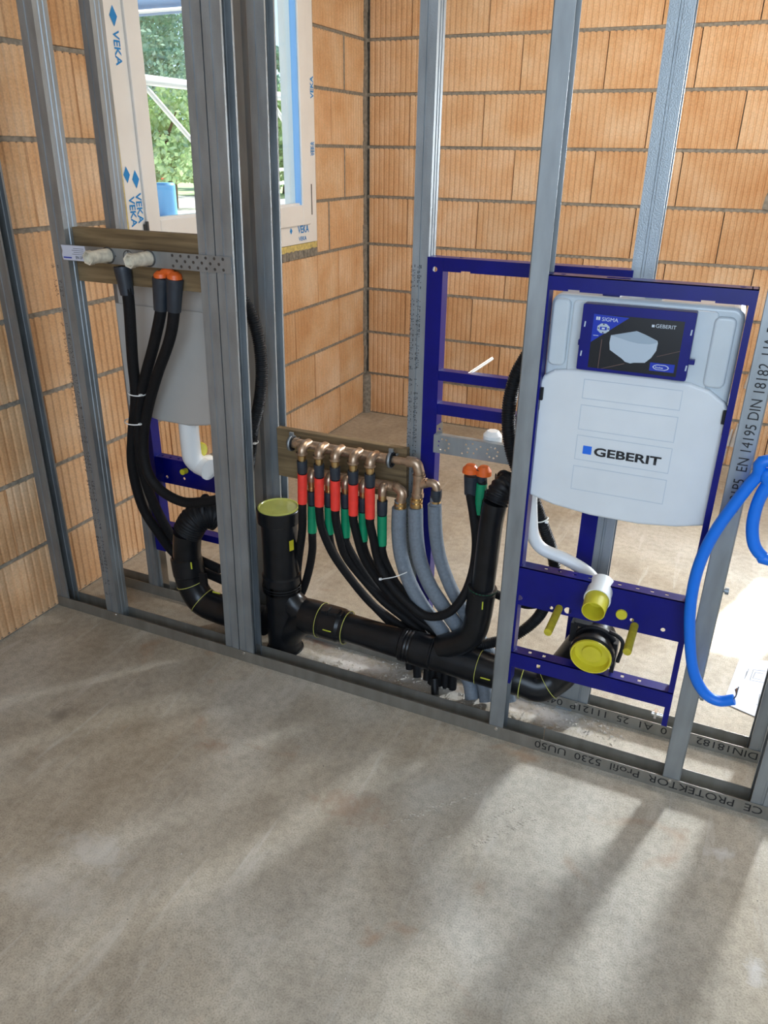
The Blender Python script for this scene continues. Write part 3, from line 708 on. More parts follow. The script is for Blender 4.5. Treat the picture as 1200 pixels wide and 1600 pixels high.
# ------------------------------------------------------------------ washbasin frame
wbf = thing('washbasin_frame', (1.288, .2, 0), 'open blue steel washbasin frame with two crossbars and a perforated plate', 'mounting frame')
def ab(mb, nm, mat, bev=0, par=None):
    o = mb.build(nm, mat, par or wbf, bev)
    if par is None: rel(wbf, o)
    return o
for x0 in (1.289, 1.744):
    b_ = MB().poly(rect(x0, .15, x0+.042, 1.243), [circ(x0+.021, 1.216, .0065)], (0, .2005, 0), X, Z, .002)
    b_.box((x0+.040, .2025, .15), (x0+.042, .24, 1.243)).box((x0, .2025, .15), (x0+.002, .24, 1.243))
    leg = ab(b_, 'leg', 'blue_steel')
    f_ = MB().box((x0+.005, .206, .006), (x0+.036, .236, .20)).box((x0, .198, .003), (x0+.045, .242, .008)); o = f_.build('foot', 'zinc', leg)
b_ = MB().poly([(1.331, 1.212), (1.378, 1.212), (1.378, 1.2155), (1.402, 1.2155), (1.402, 1.212), (1.744, 1.212), (1.744, 1.243), (1.331, 1.243)], [], (0, .202, 0), X, Z, .002)
b_.poly(rect(1.289, .2, 1.786, .24), [circ(1.37, .222, .006), circ(1.70, .222, .006)], (0, 0, 1.2445), X, Y, .0015)
ab(b_, 'top_bar', 'blue_steel')
for z0, z1 in ((.935, .961), (.842, .872)):
    b_ = MB().box((1.331, .203, z0), (1.744, .205, z1)).box((1.331, .205, z1-.002), (1.744, .232, z1)).box((1.331, .205, z0), (1.744, .215, z0+.002))
    ab(b_, 'crossbar', 'blue_steel')
hl = []
for cx, cz, rr, n in ((1.362, .767, .016, 8), (1.498, .767, .015, 8), (1.60, .767, .015, 8)):
    hl += [circ(cx+rr*math.cos(2*PI*k/n+.3), cz+rr*math.sin(2*PI*k/n+.3), .0030, 6) for k in range(n)]
hl += [circ(x, z, .0030, 6) for x, z in ((1.425, .778), (1.432, .768), (1.415, .752), (1.443, .783), (1.455, .770), (1.447, .757), (1.465, .778), (1.43, .757))]
b_ = MB().poly(rect(1.333, .742, 1.744, .792), hl, (0, .180, 0), X, Z, .0015).box((1.333, .1815, .741), (1.744, .196, .7425)).box((1.333, .1815, .7905), (1.744, .200, .792))
ab(b_, 'perforated_plate', 'zinc')
ab(MB().poly([(1.333, .792), (1.350, .792), (1.350, .826), (1.333, .812)], [circ(1.3415, .803, .0035, 8)], (0, .199, 0), X, Z, .0015), 'plate_tab', 'chrome')
ab(MB().cyl((1.405, .215, .955), (1.445, .30, .985), .005, 10), 'threaded_rod', 'chrome')
ab(MB().cyl((1.515, .17, .715), (1.515, .17, .675), .002, 8).lathe((1.515, .17, .675), -Z, [(0, .0), (0, .008), (.006, .008), (.006, 0)], 10), 'clamp_screw', 'black_rubber')
ab(MB().lathe((1.483, .225, .792), Z, [(-.02, .026), (.008, .026), (.020, .016), (.020, 0)], 8), 'white_cap', 'pure_white')

# ------------------------------------------------------------------ wooden boards, upper mounting rail
tag(MB().box((.283, .034, 1.137), (.772, .058, 1.281)).build('wooden_board', 'wood', None, .001), 'brown wooden board screwed behind the upper perforated mounting rail', 'board')
tag(MB().box((0.836, 0.182, 0.7356), (1.255, 0.203, 0.5828)).build('wooden_board', 'wood', None, .001), 'brown wooden board carrying the brass pipe manifold', 'board')
rail = thing('mounting_rail', (.284, -.004, 1.197), 'grey perforated steel rail with two whitish threaded plugs across the left studs', 'rail')
def rr_(o): return rel(rail, o)
hl = [circ(x, z, .0042, 8) for x in [.665+.026*i for i in range(7)] for z in (1.205, 1.231)]+[circ(.678+.026*i, 1.218, .0042, 8) for i in range(6)]+[circ(.465+.012*(i % 2), 1.210+.008*i, .0022, 6) for i in range(3)]+[circ(.52, 1.232, .0025, 6), circ(.57, 1.206, .0025, 6)]
rr_(MB().poly(rect(.284, 1.197, .845, 1.238), hl, (0, -.0035, 0), X, Z, .002).build('rail', 'zinc', rail))
hb_ = MB()  # shade inside the rail's holes, painted as dark discs
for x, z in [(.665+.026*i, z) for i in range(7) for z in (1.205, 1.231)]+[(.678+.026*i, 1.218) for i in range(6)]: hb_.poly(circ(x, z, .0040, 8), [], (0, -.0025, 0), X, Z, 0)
hb_ = rr_(hb_.build('hole_shade_discs', 'steel_dark', rail)); hb_['kind'] = 'stuff'
rr_(MB().poly([(.290, 1.198), (.374, 1.198), (.371, 1.21), (.374, 1.222), (.372, 1.237), (.288, 1.237), (.291, 1.222), (.287, 1.21)], [], (0, -.0040, 0), X, Z, .0003).build('sticker', 'paper', rail))
rr_(text('sticker_print', 'EN 271', (.336, -.0046, 1.203), X, Z, .010, 'ink', rail, .02))
for k in range(4): rr_(MB().poly(rect(.325+.006*(k % 2), 1.214+.005*k, .368, 1.2152+.005*k), [], (0, -.0046, 0), X, Z, 0).build('sticker_line', 'ink_grey', rail))
rr_(MB().poly(rect(.292, 1.203, .322, 1.2065), [], (0, -.0046, 0), X, Z, 0).build('sticker_line', 'card_blue', rail))
for (cx, cz) in ((.452, 1.219), (.588, 1.2195)):
    pg = rr_(MB().torus((cx, -.004, cz), Y, .0205, .0018, 24, 6).build('plug_ring', 'steel_dark', rail))
for (cx, cz) in ((.520, 1.219),):
    rr_(MB().torus((cx, -.004, cz), Y, .016, .0010, 20, 6).build('knockout_ring', 'steel_dark', rail))
def plug(cx, cz, label):
    ax = V((-.05, -1, .0)); b_ = MB().lathe((cx, -.0045, cz), ax, [(0, .0), (0, .018), (.030, .0175), (.034, .0165), (.055, .0165)], 24)
    b_.lathe(V((cx, -.0045, cz))+ax*.055, ax, [(0, .0185), (.016, .0190), (.016, .0145), (.004, .012), (.004, 0)], 6)
    return tag(b_.build('threaded_plug', 'plug'), label, 'plug')
plug(.452, 1.219, 'left whitish hexagonal plug sticking out of the mounting rail, next to its sticker')
plug(.588, 1.2195, 'right whitish hexagonal plug sticking out of the mounting rail, with a hollow end')
rg = lambda L: 1.0
# elbow gaskets
def gasket(pts, r, label):
    return tag(MB().lathe(pts, Z, [(0, r), (.010, r), (.020, r*.55), (.020, 0)], 18).build('pipe_gasket', 'orange'), label, 'gasket')

# ------------------------------------------------------------------ hoses
def hose(name, pts, r, mat, label, cat='hose', group=None, parts=(), seg=12, corr=0, sub=6):
    pts = [V(p) for p in pts]; o0 = pts[0].copy(); rf = None; st = None
    if corr: rf = (lambda L: 1+.10*math.sin(2*PI*L/corr)); st = corr/6
    h = MB().tube([p-o0 for p in pts], r, seg, True, sub, True, rf, st).build(name, mat); h.location = o0
    tag(h, label, cat, group)
    for (nm, a, b_, r0, r1, m_) in parts:
        a, b_ = V(a)-o0, V(b_)-o0; ln = (b_-a).length; c_ = MB()
        c_.lathe(a, b_-a, [(0, r*.7), (0, r0), (ln*.10, r0), (ln, r1), (ln, r*.7)], 16); c_.build(nm, m_, h)
    return h
HR = .0158
boot = lambda a, b_: ('boot', a, b_, .0235, .0185, 'anthracite')
hose('supply_hose', [(0.4795, 0.016, 1.175), (0.4847, 0.016, 1.099), (0.4548, 0.035, 0.9316), (0.43, 0.055, 0.8088), (0.3743, 0.08, 0.6715), (0.3424, 0.095, 0.5536), (0.3376, 0.12, 0.4069), (0.3621, 0.15, 0.3039), (0.3872, 0.185, 0.2142), (0.4556, 0.195, 0.1674), (0.5736, 0.195, 0.1459), (0.7173, 0.19, 0.1225)], HR, 'black_foam',
     'black hose under the left plug, straight run down the left studs', parts=[boot((0.4776, 0.016, 1.19), (0.4828, 0.016, 1.115))])
hose('supply_hose', [(0.6069, 0.016, 1.176), (0.5953, 0.016, 1.091), (0.5417, 0.03, 0.9787), (0.4698, 0.05, 0.8542), (0.4208, 0.068, 0.744), (0.3905, 0.085, 0.6088), (0.3737, 0.12, 0.4715), (0.3856, 0.15, 0.3569), (0.3994, 0.185, 0.2668), (0.4606, 0.195, 0.2115), (0.5772, 0.195, 0.1844)], HR, 'black_foam',
     'black hose from the left half of the double elbow with orange cap', parts=[boot((0.606, 0.016, 1.169), (0.592, 0.016, 1.083))])
hose('supply_hose', [(0.6472, 0.018, 1.175), (0.6358, 0.018, 1.086), (0.6054, 0.024, 1.004), (0.5349, 0.04, 0.8932), (0.4659, 0.06, 0.7729), (0.4219, 0.072, 0.6607), (0.4244, 0.07, 0.5662), (0.4681, 0.068, 0.5098), (0.5514, 0.068, 0.4844), (0.6378, 0.068, 0.5015), (0.7091, 0.07, 0.5254)], HR, 'black_foam',
     'black hose from the right half of the double elbow, curving right over the drain elbow', parts=[boot((0.6484, 0.018, 1.169), (0.6353, 0.018, 1.083))])
tag(MB().lathe((0.6044, 0.018, 1.169), Z, [(0, .0), (0, .020), (.010, .019), (.018, .010), (.018, 0)], 16).lathe((0.6466, 0.02, 1.167), Z, [(0, .0), (0, .021), (.012, .019), (.020, .010), (.020, 0)], 16).tube([(0.605, 0.018, 1.174), (0.6278, 0.018, 1.187), (0.6474, 0.02, 1.173)], .012, 10).build('double_elbow', 'orange'), 'orange plastic cap of the double elbow below the mounting rail', 'pipe fitting')
def ziptie(c, ax, R_, label, flat=1.0):
    b_ = MB().torus(c, ax, R_, .0013, 24, 6, 1.5); T = V(ax).normalized(); s_ = V((1, -.6, 0)).normalized()*R_
    b_.box((-.004, -.004, -.0025), (.004, .004, .0025), Matrix.Translation(V(c)+s_))
    return tag(b_.build('cable_tie', 'pure_white'), label, 'cable tie')
ziptie((0.4483, 0.045, 0.8257), (.1, 0, 1), .027, 'upper white cable tie around the black hoses on the left')
ziptie((0.411, 0.065, 0.7272), (.05, 0, 1), .034, 'lower white cable tie around the black hoses on the left')
hose('corrugated_conduit', [(0.7466, 0.14, 1.153), (0.7608, 0.14, 1.124), (0.7984, 0.14, 1.072), (0.8187, 0.14, 1.003), (0.8233, 0.14, 0.9136), (0.8084, 0.14, 0.8179), (0.7808, 0.14, 0.7361), (0.7659, 0.14, 0.6532), (0.7371, 0.15, 0.5397)], .0165, 'black_rubber', 'black corrugated hose bulging out behind the paired metal studs', corr=.006)
ziptie((0.7757, 0.14, 0.6954), (.1, 0, 1), .018, 'white cable tie on the corrugated hose behind the paired studs')

# manifold
man = thing('pipe_manifold', (0.9226, 0.13, 0.7164), 'brass-coloured pipe manifold with red and green branches on a wooden board', 'manifold')
def mm(mb, nm, mat, bev=0): return rel(man, mb.build(nm, mat, man, bev))
mm(MB().tube([(0.9197, 0.135, 0.7162), (1.219, 0.135, 0.7181)], .0145, 18, True, 1).lathe((0.9261, 0.135, 0.7173), (1.219, 0.135, 0.7181)[0] and V((1.219, 0.135, 0.7181))-V((0.9261, 0.135, 0.7173)), [(0, .0), (0, .0162), (.014, .0162), (.014, .0145)], 18), 'distribution_pipe', 'bronze')
mm(MB().tube([(1.207, 0.135, 0.718), (1.28, 0.135, 0.7192)], .0105, 14, True, 1), 'connecting_pipe', 'bronze')
mm(MB().tube([(1.276, 0.135, 0.7204), (1.302, 0.135, 0.7194), (1.312, 0.135, 0.6951)], .0150, 14).tube([(1.312, 0.135, 0.6989), (1.309, 0.135, 0.6225)], .0150, 14, True, 1).lathe((1.312, 0.135, 0.6896), -Z, [(0, .0175), (.006, .0175)], 16).lathe((1.31, 0.135, 0.6343), -Z, [(0, .0), (0, .017), (.012, .017), (.012, 0)], 16).tube([(1.313, 0.135, 0.6596), (1.337, 0.135, 0.6698)], .0135, 12, True, 1).tube([(1.337, 0.135, 0.6698), (1.359, 0.135, 0.6683), (1.366, 0.135, 0.6488)], .0115, 12), 'tee_piece', 'bronze')
for (px, py) in ((457,688), (612,716)):
    c = V((0, 0, 0))
for c in ((0.9154, 0.135, 0.7155), (1.228, 0.135, 0.7178)):
    mm(MB().torus(c, X, .0185, .0042, 24, 8, 1.9), 'clamp_rubber', 'black_rubber')
    mm(MB().torus(c, X, .0225, .0016, 24, 6, 3.0).box(V(c)+V((-.006, -.003, .022)), V(c)+V((.006, .003, .032))).cyl(V(c)+V((0, .02, 0)), V(c)+V((0, .046, 0)), .004, 8), 'clamp', 'zinc')
RED = [(0.9726, 0.092, 0.6461), (1.027, 0.092, 0.6442), (1.078, 0.092, 0.6458), (1.134, 0.092, 0.6446), (1.185, 0.092, 0.6445)]
RZ = [(0.9691, 0.092, 0.5533), (1.025, 0.092, 0.5563), (1.077, 0.092, 0.5546), (1.134, 0.092, 0.5503), (1.186, 0.092, 0.5511)]
for p in RED:
    x = p[0]; zc = .724
    mm(MB().tube([(x, .135, zc), (x, .112, zc+.002), (x, .096, zc-.004), (x, .092, zc-.018)], .0136, 12).lathe((x, .092, zc-.012), -Z, [(0, .0165), (.007, .0165), (.007, .0150)], 14), 'elbow', 'bronze')
    mm(MB().lathe((x, .092, zc-.022), -Z, [(0, .0), (0, .0125), (.012, .0125), (.012, .0105), (.020, .0105), (.020, .0130), (.030, .0130)], 8), 'union_nut', 'brass')
lowz = .632
GRN = [(0.9828, 0.125, 0.5363), (1.039, 0.125, 0.5435), (1.093, 0.125, 0.5501), (1.149, 0.125, 0.5484), (1.208, 0.125, 0.5496)]
GZ = [(0.98, 0.125, 0.4473), (1.038, 0.125, 0.4556), (1.092, 0.125, 0.457), (1.149, 0.125, 0.4571), (1.209, 0.125, 0.4561)]
mm(MB().tube([(GRN[0][0]-.02, .150, lowz), (GRN[4][0]+.035, .150, lowz)], .0145, 14, True, 1), 'distribution_pipe', 'bronze')
for p in GRN:
    x = p[0]
    mm(MB().tube([(x, .150, lowz), (x, .134, lowz+.002), (x, .126, lowz-.006), (x, .125, lowz-.020)], .0130, 12), 'elbow', 'bronze')
    mm(MB().lathe((x, .125, lowz-.018), -Z, [(0, .0), (0, .0125), (.014, .0125), (.014, .0105), (.020, .0105), (.020, .0125), (.030, .0125)], 8), 'union_nut', 'brass')
mm(MB().tube([(GRN[4][0]+.03, .150, lowz), (1.243, 0.145, 0.633), (1.261, 0.14, 0.6228), (1.258, 0.138, 0.5959)], .0145, 12), 'elbow', 'bronze')
for a, c_ in (((1.258, 0.138, 0.6037), 'brass'), ((1.307, 0.135, 0.626), 'brass')):
    mm(MB().lathe(a, -Z, [(0, 0), (0, .0125), (.010, .0125), (.010, .0175), (.018, .0175), (.018, .013), (.022, .013), (.022, .0175), (.034, .0175), (.034, 0)], 16), 'union_nut', 'brass')
mm(MB().lathe((1.364, 0.135, 0.6541), -Z, [(0, 0), (0, .0150), (.020, .0155), (.034, .0130), (.034, 0)], 16), 'press_sleeve', 'anthracite')
mm(MB().lathe((1.363, 0.135, 0.6217), -Z, [(0, 0), (0, .0150), (.006, .0150), (.006, 0)], 8), 'union_nut', 'brass')

def branch(p, q, rest, colr, label, collar_z):
    c0 = V((p[0], p[1], p[2]+collar_z)); 
    return hose('insulated_pipe', [c0, V(p), V(p).lerp(V(q), .5), V(q), V(q)+(V(q)-V(p))*.2]+[V(r_) for r_ in rest], .0125, 'black_foam', label, 'pipe', None,
                parts=[('collar', c0+V((0, 0, .006)), V((p[0], p[1], p[2]+.004)), .0152, .0145, 'anthracite'), ('sleeve', p, q, .0142, .0138, colr)])
word = ['first', 'second', 'third', 'fourth', 'fifth']
NW = ['leftmost', 'second from left', 'middle', 'fourth from left', 'rightmost']
ends_r = [[(0.9536, 0.11, 0.4505), (0.9209, 0.14, 0.3414), (0.887, 0.17, 0.2257), (0.841, 0.19, 0.1055)],
          [(1.027, 0.1, 0.4814), (1.051, 0.12, 0.3925), (1.095, 0.15, 0.3), (1.15, 0.18, 0.2114), (1.216, 0.19, 0.1653), (1.277, 0.19, 0.131), (1.309, 0.17, 0.058), (1.323, 0.15, 0.0082)],
          [(1.08, 0.1, 0.4824), (1.093, 0.12, 0.396), (1.138, 0.15, 0.3108), (1.198, 0.17, 0.2366), (1.265, 0.19, 0.1791), (1.319, 0.19, 0.1387), (1.347, 0.17, 0.0698), (1.355, 0.15, 0.0089)],
          [(1.14, 0.1, 0.4852), (1.152, 0.12, 0.4055), (1.185, 0.15, 0.3225), (1.24, 0.17, 0.2479), (1.301, 0.19, 0.1891), (1.361, 0.19, 0.1507), (1.384, 0.17, 0.0697), (1.391, 0.15, -0.0129)],
          [(1.192, 0.1, 0.4866), (1.202, 0.12, 0.3961), (1.248, 0.11, 0.3379), (1.31, 0.1, 0.2949), (1.366, 0.1, 0.2713), (1.427, 0.1, 0.299), (1.466, 0.11, 0.3585), (1.482, 0.13, 0.4277), (1.481, 0.15, 0.5079), (1.465, 0.16, 0.5878), (1.45, 0.165, 0.6457), (1.442, 0.17, 0.6927)]]
ends_g = [[(0.9693, 0.14, 0.375), (0.947, 0.155, 0.2949), (0.9146, 0.17, 0.209), (0.8657, 0.19, 0.1123)],
          [(1.044, 0.14, 0.3813), (1.09, 0.16, 0.2935), (1.145, 0.18, 0.2171), (1.216, 0.19, 0.149), (1.269, 0.19, 0.1097), (1.289, 0.17, 0.0153)],
          [(1.109, 0.14, 0.3856), (1.148, 0.16, 0.3081), (1.204, 0.18, 0.2327), (1.276, 0.19, 0.1729), (1.341, 0.19, 0.1262), (1.364, 0.17, 0.0514), (1.37, 0.15, -0.0054)],
          [(1.157, 0.14, 0.3905), (1.188, 0.16, 0.3182), (1.24, 0.18, 0.2536), (1.306, 0.19, 0.2045), (1.381, 0.19, 0.1613), (1.407, 0.17, 0.065), (1.415, 0.15, -0.0149)],
          [(1.215, 0.14, 0.3893), (1.239, 0.16, 0.3199), (1.282, 0.18, 0.2535), (1.342, 0.19, 0.2007), (1.406, 0.19, 0.1547), (1.43, 0.17, 0.0721), (1.438, 0.15, -0.0217)]]
for i in range(5):
    branch(RED[i], RZ[i], ends_r[i], 'red_sleeve', '%s of the five black pipes with a red sleeve under the manifold' % NW[i], .034)
    branch(GRN[i], GZ[i], ends_g[i], 'green_sleeve', '%s of the five black pipes with a green sleeve under the manifold' % NW[i], .040)
tag(MB().tube([(1.228, 0.085, 0.3675), (1.27, 0.085, 0.3863), (1.303, 0.09, 0.4064)], .0016, 6).lathe((1.226, 0.085, 0.367), V((-1, 0, -.2)), [(0, .004), (.006, .004), (.006, 0)], 8).build('cable_tie', 'pure_white'), 'white cable tie across the hose bundle below the green sleeves', 'cable tie')
GI = .0215
for pts, lab in (([(1.255, 0.138, 0.5775), (1.256, 0.135, 0.505), (1.268, 0.13, 0.4278), (1.296, 0.13, 0.3501), (1.341, 0.135, 0.2724), (1.394, 0.15, 0.2008), (1.444, 0.165, 0.1033), (1.492, 0.14, 0.0537), (1.511, 0.12, 0.0107)], 'left of the three pipes in grey insulation beside the blue frame'),
                 ([(1.304, 0.135, 0.5887), (1.311, 0.13, 0.5091), (1.325, 0.13, 0.4309), (1.357, 0.135, 0.3525), (1.4, 0.145, 0.2829), (1.446, 0.16, 0.2097), (1.497, 0.165, 0.1199), (1.538, 0.14, 0.057), (1.555, 0.12, 0.0161)], 'middle of the three pipes in grey insulation beside the blue frame'),
                 ([(1.36, 0.135, 0.6096), (1.365, 0.14, 0.5266), (1.377, 0.15, 0.4436), (1.409, 0.16, 0.3522), (1.446, 0.17, 0.2812), (1.494, 0.175, 0.2035), (1.562, 0.165, 0.1285), (1.601, 0.14, 0.0895), (1.623, 0.12, 0.0396)], 'right of the three pipes in grey insulation, joined to the small brass elbow')):
    hose('insulated_pipe', pts, GI if lab[0] != 'r' else .0195, 'grey_insulation', lab, 'pipe', parts=[('pipe_end', V(pts[0])+V((0, 0, .022)), V(pts[0])-V((0, 0, .002)), .0130, .0130, 'grey_insulation')])
tag(MB().tube([(1.401, 0.1, 0.0044), (1.39, 0.12, 0.0459)], .0115, 12, True, 1).build('pipe_stub', 'black_rubber'), 'short black pipe stub ending above the slab near the floor track', 'pipe')
# basin connection
hose('connection_hose', [(1.478, 0.17, 0.7122), (1.483, 0.17, 0.6444), (1.482, 0.17, 0.5775), (1.476, 0.185, 0.4904), (1.491, 0.19, 0.3888), (1.528, 0.19, 0.3456), (1.585, 0.19, 0.3352), (1.632, 0.19, 0.3308), (1.675, 0.19, 0.3569), (1.69, 0.195, 0.4053)], .0125, 'black_foam', 'black hose with a green sleeve under the perforated plate', parts=[('boot', (1.478, 0.17, 0.7212), (1.478, 0.17, 0.6864), .0165, .0130, 'anthracite'), ('sleeve', (1.479, 0.17, 0.6809), (1.478, 0.17, 0.5919), .0150, .0145, 'green_sleeve')])
tag(MB().lathe((1.449, 0.17, 0.6434), Z, [(0, .0), (0, .0165), (.055, .0205), (.055, 0)], 16).build('hose_boot', 'anthracite'), 'dark grey boot joining the looped hose to the left orange elbow', 'pipe fitting')
tag(MB().lathe((1.445, 0.17, 0.7062), Z, [(0, 0), (0, .022), (.012, .021), (.022, .012), (.022, 0)], 18).build('elbow_cap', 'orange'), 'orange elbow cap under the perforated plate, left one', 'pipe fitting')
tag(MB().lathe((1.482, 0.17, 0.7056), Z, [(0, 0), (0, .021), (.012, .020), (.024, .012), (.024, 0)], 18).build('elbow_cap', 'orange'), 'orange elbow cap under the perforated plate, right one above the green sleeve', 'pipe fitting')
hose('corrugated_conduit', [(1.615, 0.11, 1.135), (1.592, 0.11, 1.066), (1.561, 0.11, 0.9936), (1.551, 0.11, 0.9124), (1.561, 0.11, 0.8312), (1.584, 0.11, 0.767), (1.612, 0.11, 0.7198)], .0165, 'black_rubber', 'black corrugated hose bulging out left of the front toilet frame', corr=.006)
hose('corrugated_conduit', [(1.591, 0.19, 0.7124), (1.626, 0.19, 0.6363), (1.653, 0.19, 0.576), (1.679, 0.195, 0.5121), (1.694, 0.195, 0.4366), (1.676, 0.195, 0.3294), (1.647, 0.19, 0.271), (1.6, 0.17, 0.2263), (1.539, 0.16, 0.1924), (1.492, 0.16, 0.1715)], .0150, 'black_rubber', 'black corrugated hose running down behind the front toilet tank', corr=.006)
ziptie((1.645, 0.19, 0.599), (.4, 0, -1), .017, 'white cable tie on the corrugated hose below the front tank')
hose('overflow_pipe', [(1.627, 0.1, 0.709), (1.635, 0.1, 0.6396), (1.644, 0.105, 0.5881), (1.671, 0.11, 0.5547), (1.726, 0.11, 0.5413), (1.78, 0.11, 0.5208), (1.816, 0.08, 0.5117)], .0165, 'pure_white', 'white plastic flush pipe curving down behind the blue bracket plate', 'pipe')

# ------------------------------------------------------------------ drain pipes
def ring_marks(mb, c, ax, r, th=.0016): mb.torus(c, ax, r, th, 28, 6)
dp = thing('drain_pipe', (.868, .12, 0), 'black plastic drain run along the floor from the upright capped pipe to the front toilet', 'drain pipe')
def dd(mb, nm, mat, bev=0): return rel(dp, mb.build(nm, mat, dp, bev))
vx, vy = .868, .12
dd(MB().lathe((vx, vy, -.02), Z, [(0, .054), (.275, .054), (.275, .0615), (.245, .0615), (.300, .0615), (.305, .056), (.500-.02, .056), (.485, .0655), (.525, .0665), (.528, .064)], 36), 'upright_pipe', 'black_pipe')
dd(MB().lathe((vx, vy, .507), Z, [(0, .062), (.004, .062), (.005, .058), (.002, .056), (.004, 0)], 36), 'lid', 'yellow_lid')
dd(MB().torus((vx, vy, .245), Z, .0615, .0018, 36, 6).torus((vx, vy, .236), Z, .0610, .0012, 36, 6).torus((vx, vy, .005), Z, .0580, .0025, 36, 6), 'seal_ring', 'black_rubber')
lab_c = V((vx, vy, .40)); dirv = V((.93, -.36, 0)).normalized(); rt = V((0, 0, 1)).cross(dirv).normalized()
dd(MB().poly(rect(-.008, -.017, .008, .017), [], lab_c+dirv*.0575, -rt if rt.x < 0 else rt, Z, .0005), 'sticker', 'yellow_cap')
# tee branch, sleeve coupling, long run
H0, H1 = V((vx+.03, vy, .150)), V((1.60, vy, .128)); ax = (H1-H0).normalized()
def at_(x): return H0+ax*((x-H0.x)/ax.x)
dd(MB().tube([(vx, vy, .04), (vx+.03, vy, .09), at_(.955)], .050, 24).tube([(vx, vy, .235), (vx+.04, vy, .18), at_(.965)], .042, 20), 'tee_branch', 'black_pipe')
cp_ = MB().lathe(at_(.945), ax, [(0, .040), (0, .0545), (.022, .0560), (.060, .0560), (.062, .052), (.075, .052), (.077, .0555), (.130, .0555), (.140, .0520), (.150, .0520), (.152, .045)], 32)
dd(cp_, 'coupling', 'black_pipe')
dd(MB().box(at_(1.02)+V((0, -.030, .040)), at_(1.09)+V((0, .0, .058))).box(at_(1.035)+V((0, -.034, .046)), at_(1.045)+V((0, .0, .062))).box(at_(1.07)+V((0, -.034, .046)), at_(1.08)+V((0, .0, .062))), 'coupling_latch', 'black_rubber', .002)
dd(MB().torus(at_(1.008), ax, .0560, .0010, 32, 6).torus(at_(1.098), ax, .0525, .0012, 32, 6).torus(at_(1.525), ax, .0500, .0010, 32, 6), 'marking_ring', 'yellow_lid')
dd(MB().lathe(at_(1.08), ax, [(0, .045), (.20, .045), (.205, .051), (.215, .051), (.217, .049), (.222, .051), (.227, .049), (.232, .051), (.237, .049), (.242, .051), (.30, .051), (.302, .054), (.306, .054), (.308, .049), (.43, .049), (.54, .049)], 32), 'horizontal_pipe', 'black_pipe')
for (x, dz) in ((1.055, .0), (1.56, .0)):
    dd(MB().box(at_(x)+V((-.014, -.0575, .008)), at_(x)+V((.014, -.0550, .0105))), 'yellow_mark', 'yellow_mark')
dd(MB().tube([at_(1.59), at_(1.65), (1.70, .125, .120), (1.742, .145, .150), (1.772, .15, .205), (1.800, .13, .275), (1.826, .10, .335), (1.8425, .075, .365)], lambda t: .049-.004*t, 28, True, 8), 'right_bend', 'black_pipe')
dd(MB().torus((1.722, .135, .133), V((.8, .3, .6)), .0505, .0010, 28, 6).torus((1.655, .12, .124), ax, .0505, .0014, 28, 6), 'marking_ring', 'yellow_lid')
dd(MB().cyl((1.705, .085, .165), (1.70, .070, .175), .006, 8), 'vent_nipple', 'black_rubber')
# inclined branch to the washbasin
bp_ = [(1.409, 0.115, 0.166), (1.467, 0.112, 0.2054), (1.499, 0.112, 0.2433), (1.511, 0.112, 0.2897), (1.515, 0.112, 0.3434), (1.521, 0.112, 0.4265), (1.525, 0.112, 0.5164), (1.529, 0.112, 0.6029), (1.535, 0.115, 0.6582), (1.545, 0.13, 0.6905), (1.563, 0.16, 0.7004)]
dd(MB().tube(bp_[:5], .037, 20), 'branch_bend', 'black_pipe')
dd(MB().lathe(bp_[4], V(bp_[5])-V(bp_[4]), [(-.03, .030), (-.03, .0385), (.045, .0385), (.052, .0400), (.058, .0400), (.060, .030)], 24), 'branch_socket', 'black_pipe')
dd(MB().torus(V(bp_[4])+(V(bp_[5])-V(bp_[4])).normalized()*.056, V(bp_[5])-V(bp_[4]), .0385, .0016, 28, 6), 'marking_ring', 'green_sleeve')
dd(MB().tube(bp_[4:9], .0315, 20, True, 6), 'riser_pipe', 'black_pipe')
dd(MB().tube(bp_[8:], .0325, 20, True, 10, True, (lambda L: 1+.05*math.sin(2*PI*L/.009)), .0015), 'ribbed_elbow', 'black_rubber')
dd(MB().torus((1.551, 0.16, 0.6981), V((.5, .7, .3)), .0345, .004, 24, 8, 2), 'clamp', 'black_rubber')
dd(MB().box((bp_[4][0]+.016, bp_[4][1]-.037, bp_[4][2]+.010), (bp_[4][0]+.019, bp_[4][1]-.034, bp_[4][2]+.034)), 'yellow_mark', 'yellow_mark')

dl = thing('drain_elbow', (.52, .12, .1), 'black drain bend with ribbed elbow behind the left metal studs', 'drain pipe')
def de(mb, nm, mat, bev=0): return rel(dl, mb.build(nm, mat, dl, bev))
q = [(0.5862, 0.185, 0.393), (0.5691, 0.165, 0.4049), (0.5392, 0.135, 0.3909), (0.5149, 0.12, 0.3459), (0.5048, 0.12, 0.2823), (0.5005, 0.12, 0.2233), (0.5084, 0.12, 0.1563), (0.5465, 0.12, 0.0959), (0.6205, 0.12, 0.0805), (0.6895, 0.12, 0.0793)]
de(MB().tube(q[:4], .048, 24, True, 10, True, (lambda L: 1+.04*math.sin(2*PI*L/.0085)), .0014), 'ribbed_elbow', 'black_rubber')
de(MB().tube(q[3:6], .046, 24), 'pipe', 'black_pipe')
de(MB().lathe(q[5], V(q[6])-V(q[5]), [(-.035, .045), (-.030, .0510), (.030, .0530), (.034, .049)], 28), 'socket', 'black_pipe')
de(MB().tube(q[5:]+[(.80, .12, .085)], .0490, 24), 'lower_bend', 'black_pipe')
de(MB().torus(q[7], V(q[8])-V(q[6]), .0495, .0012, 28, 6).torus(q[6], V(q[7])-V(q[5]), .0495, .0012, 28, 6), 'marking_ring', 'yellow_lid')
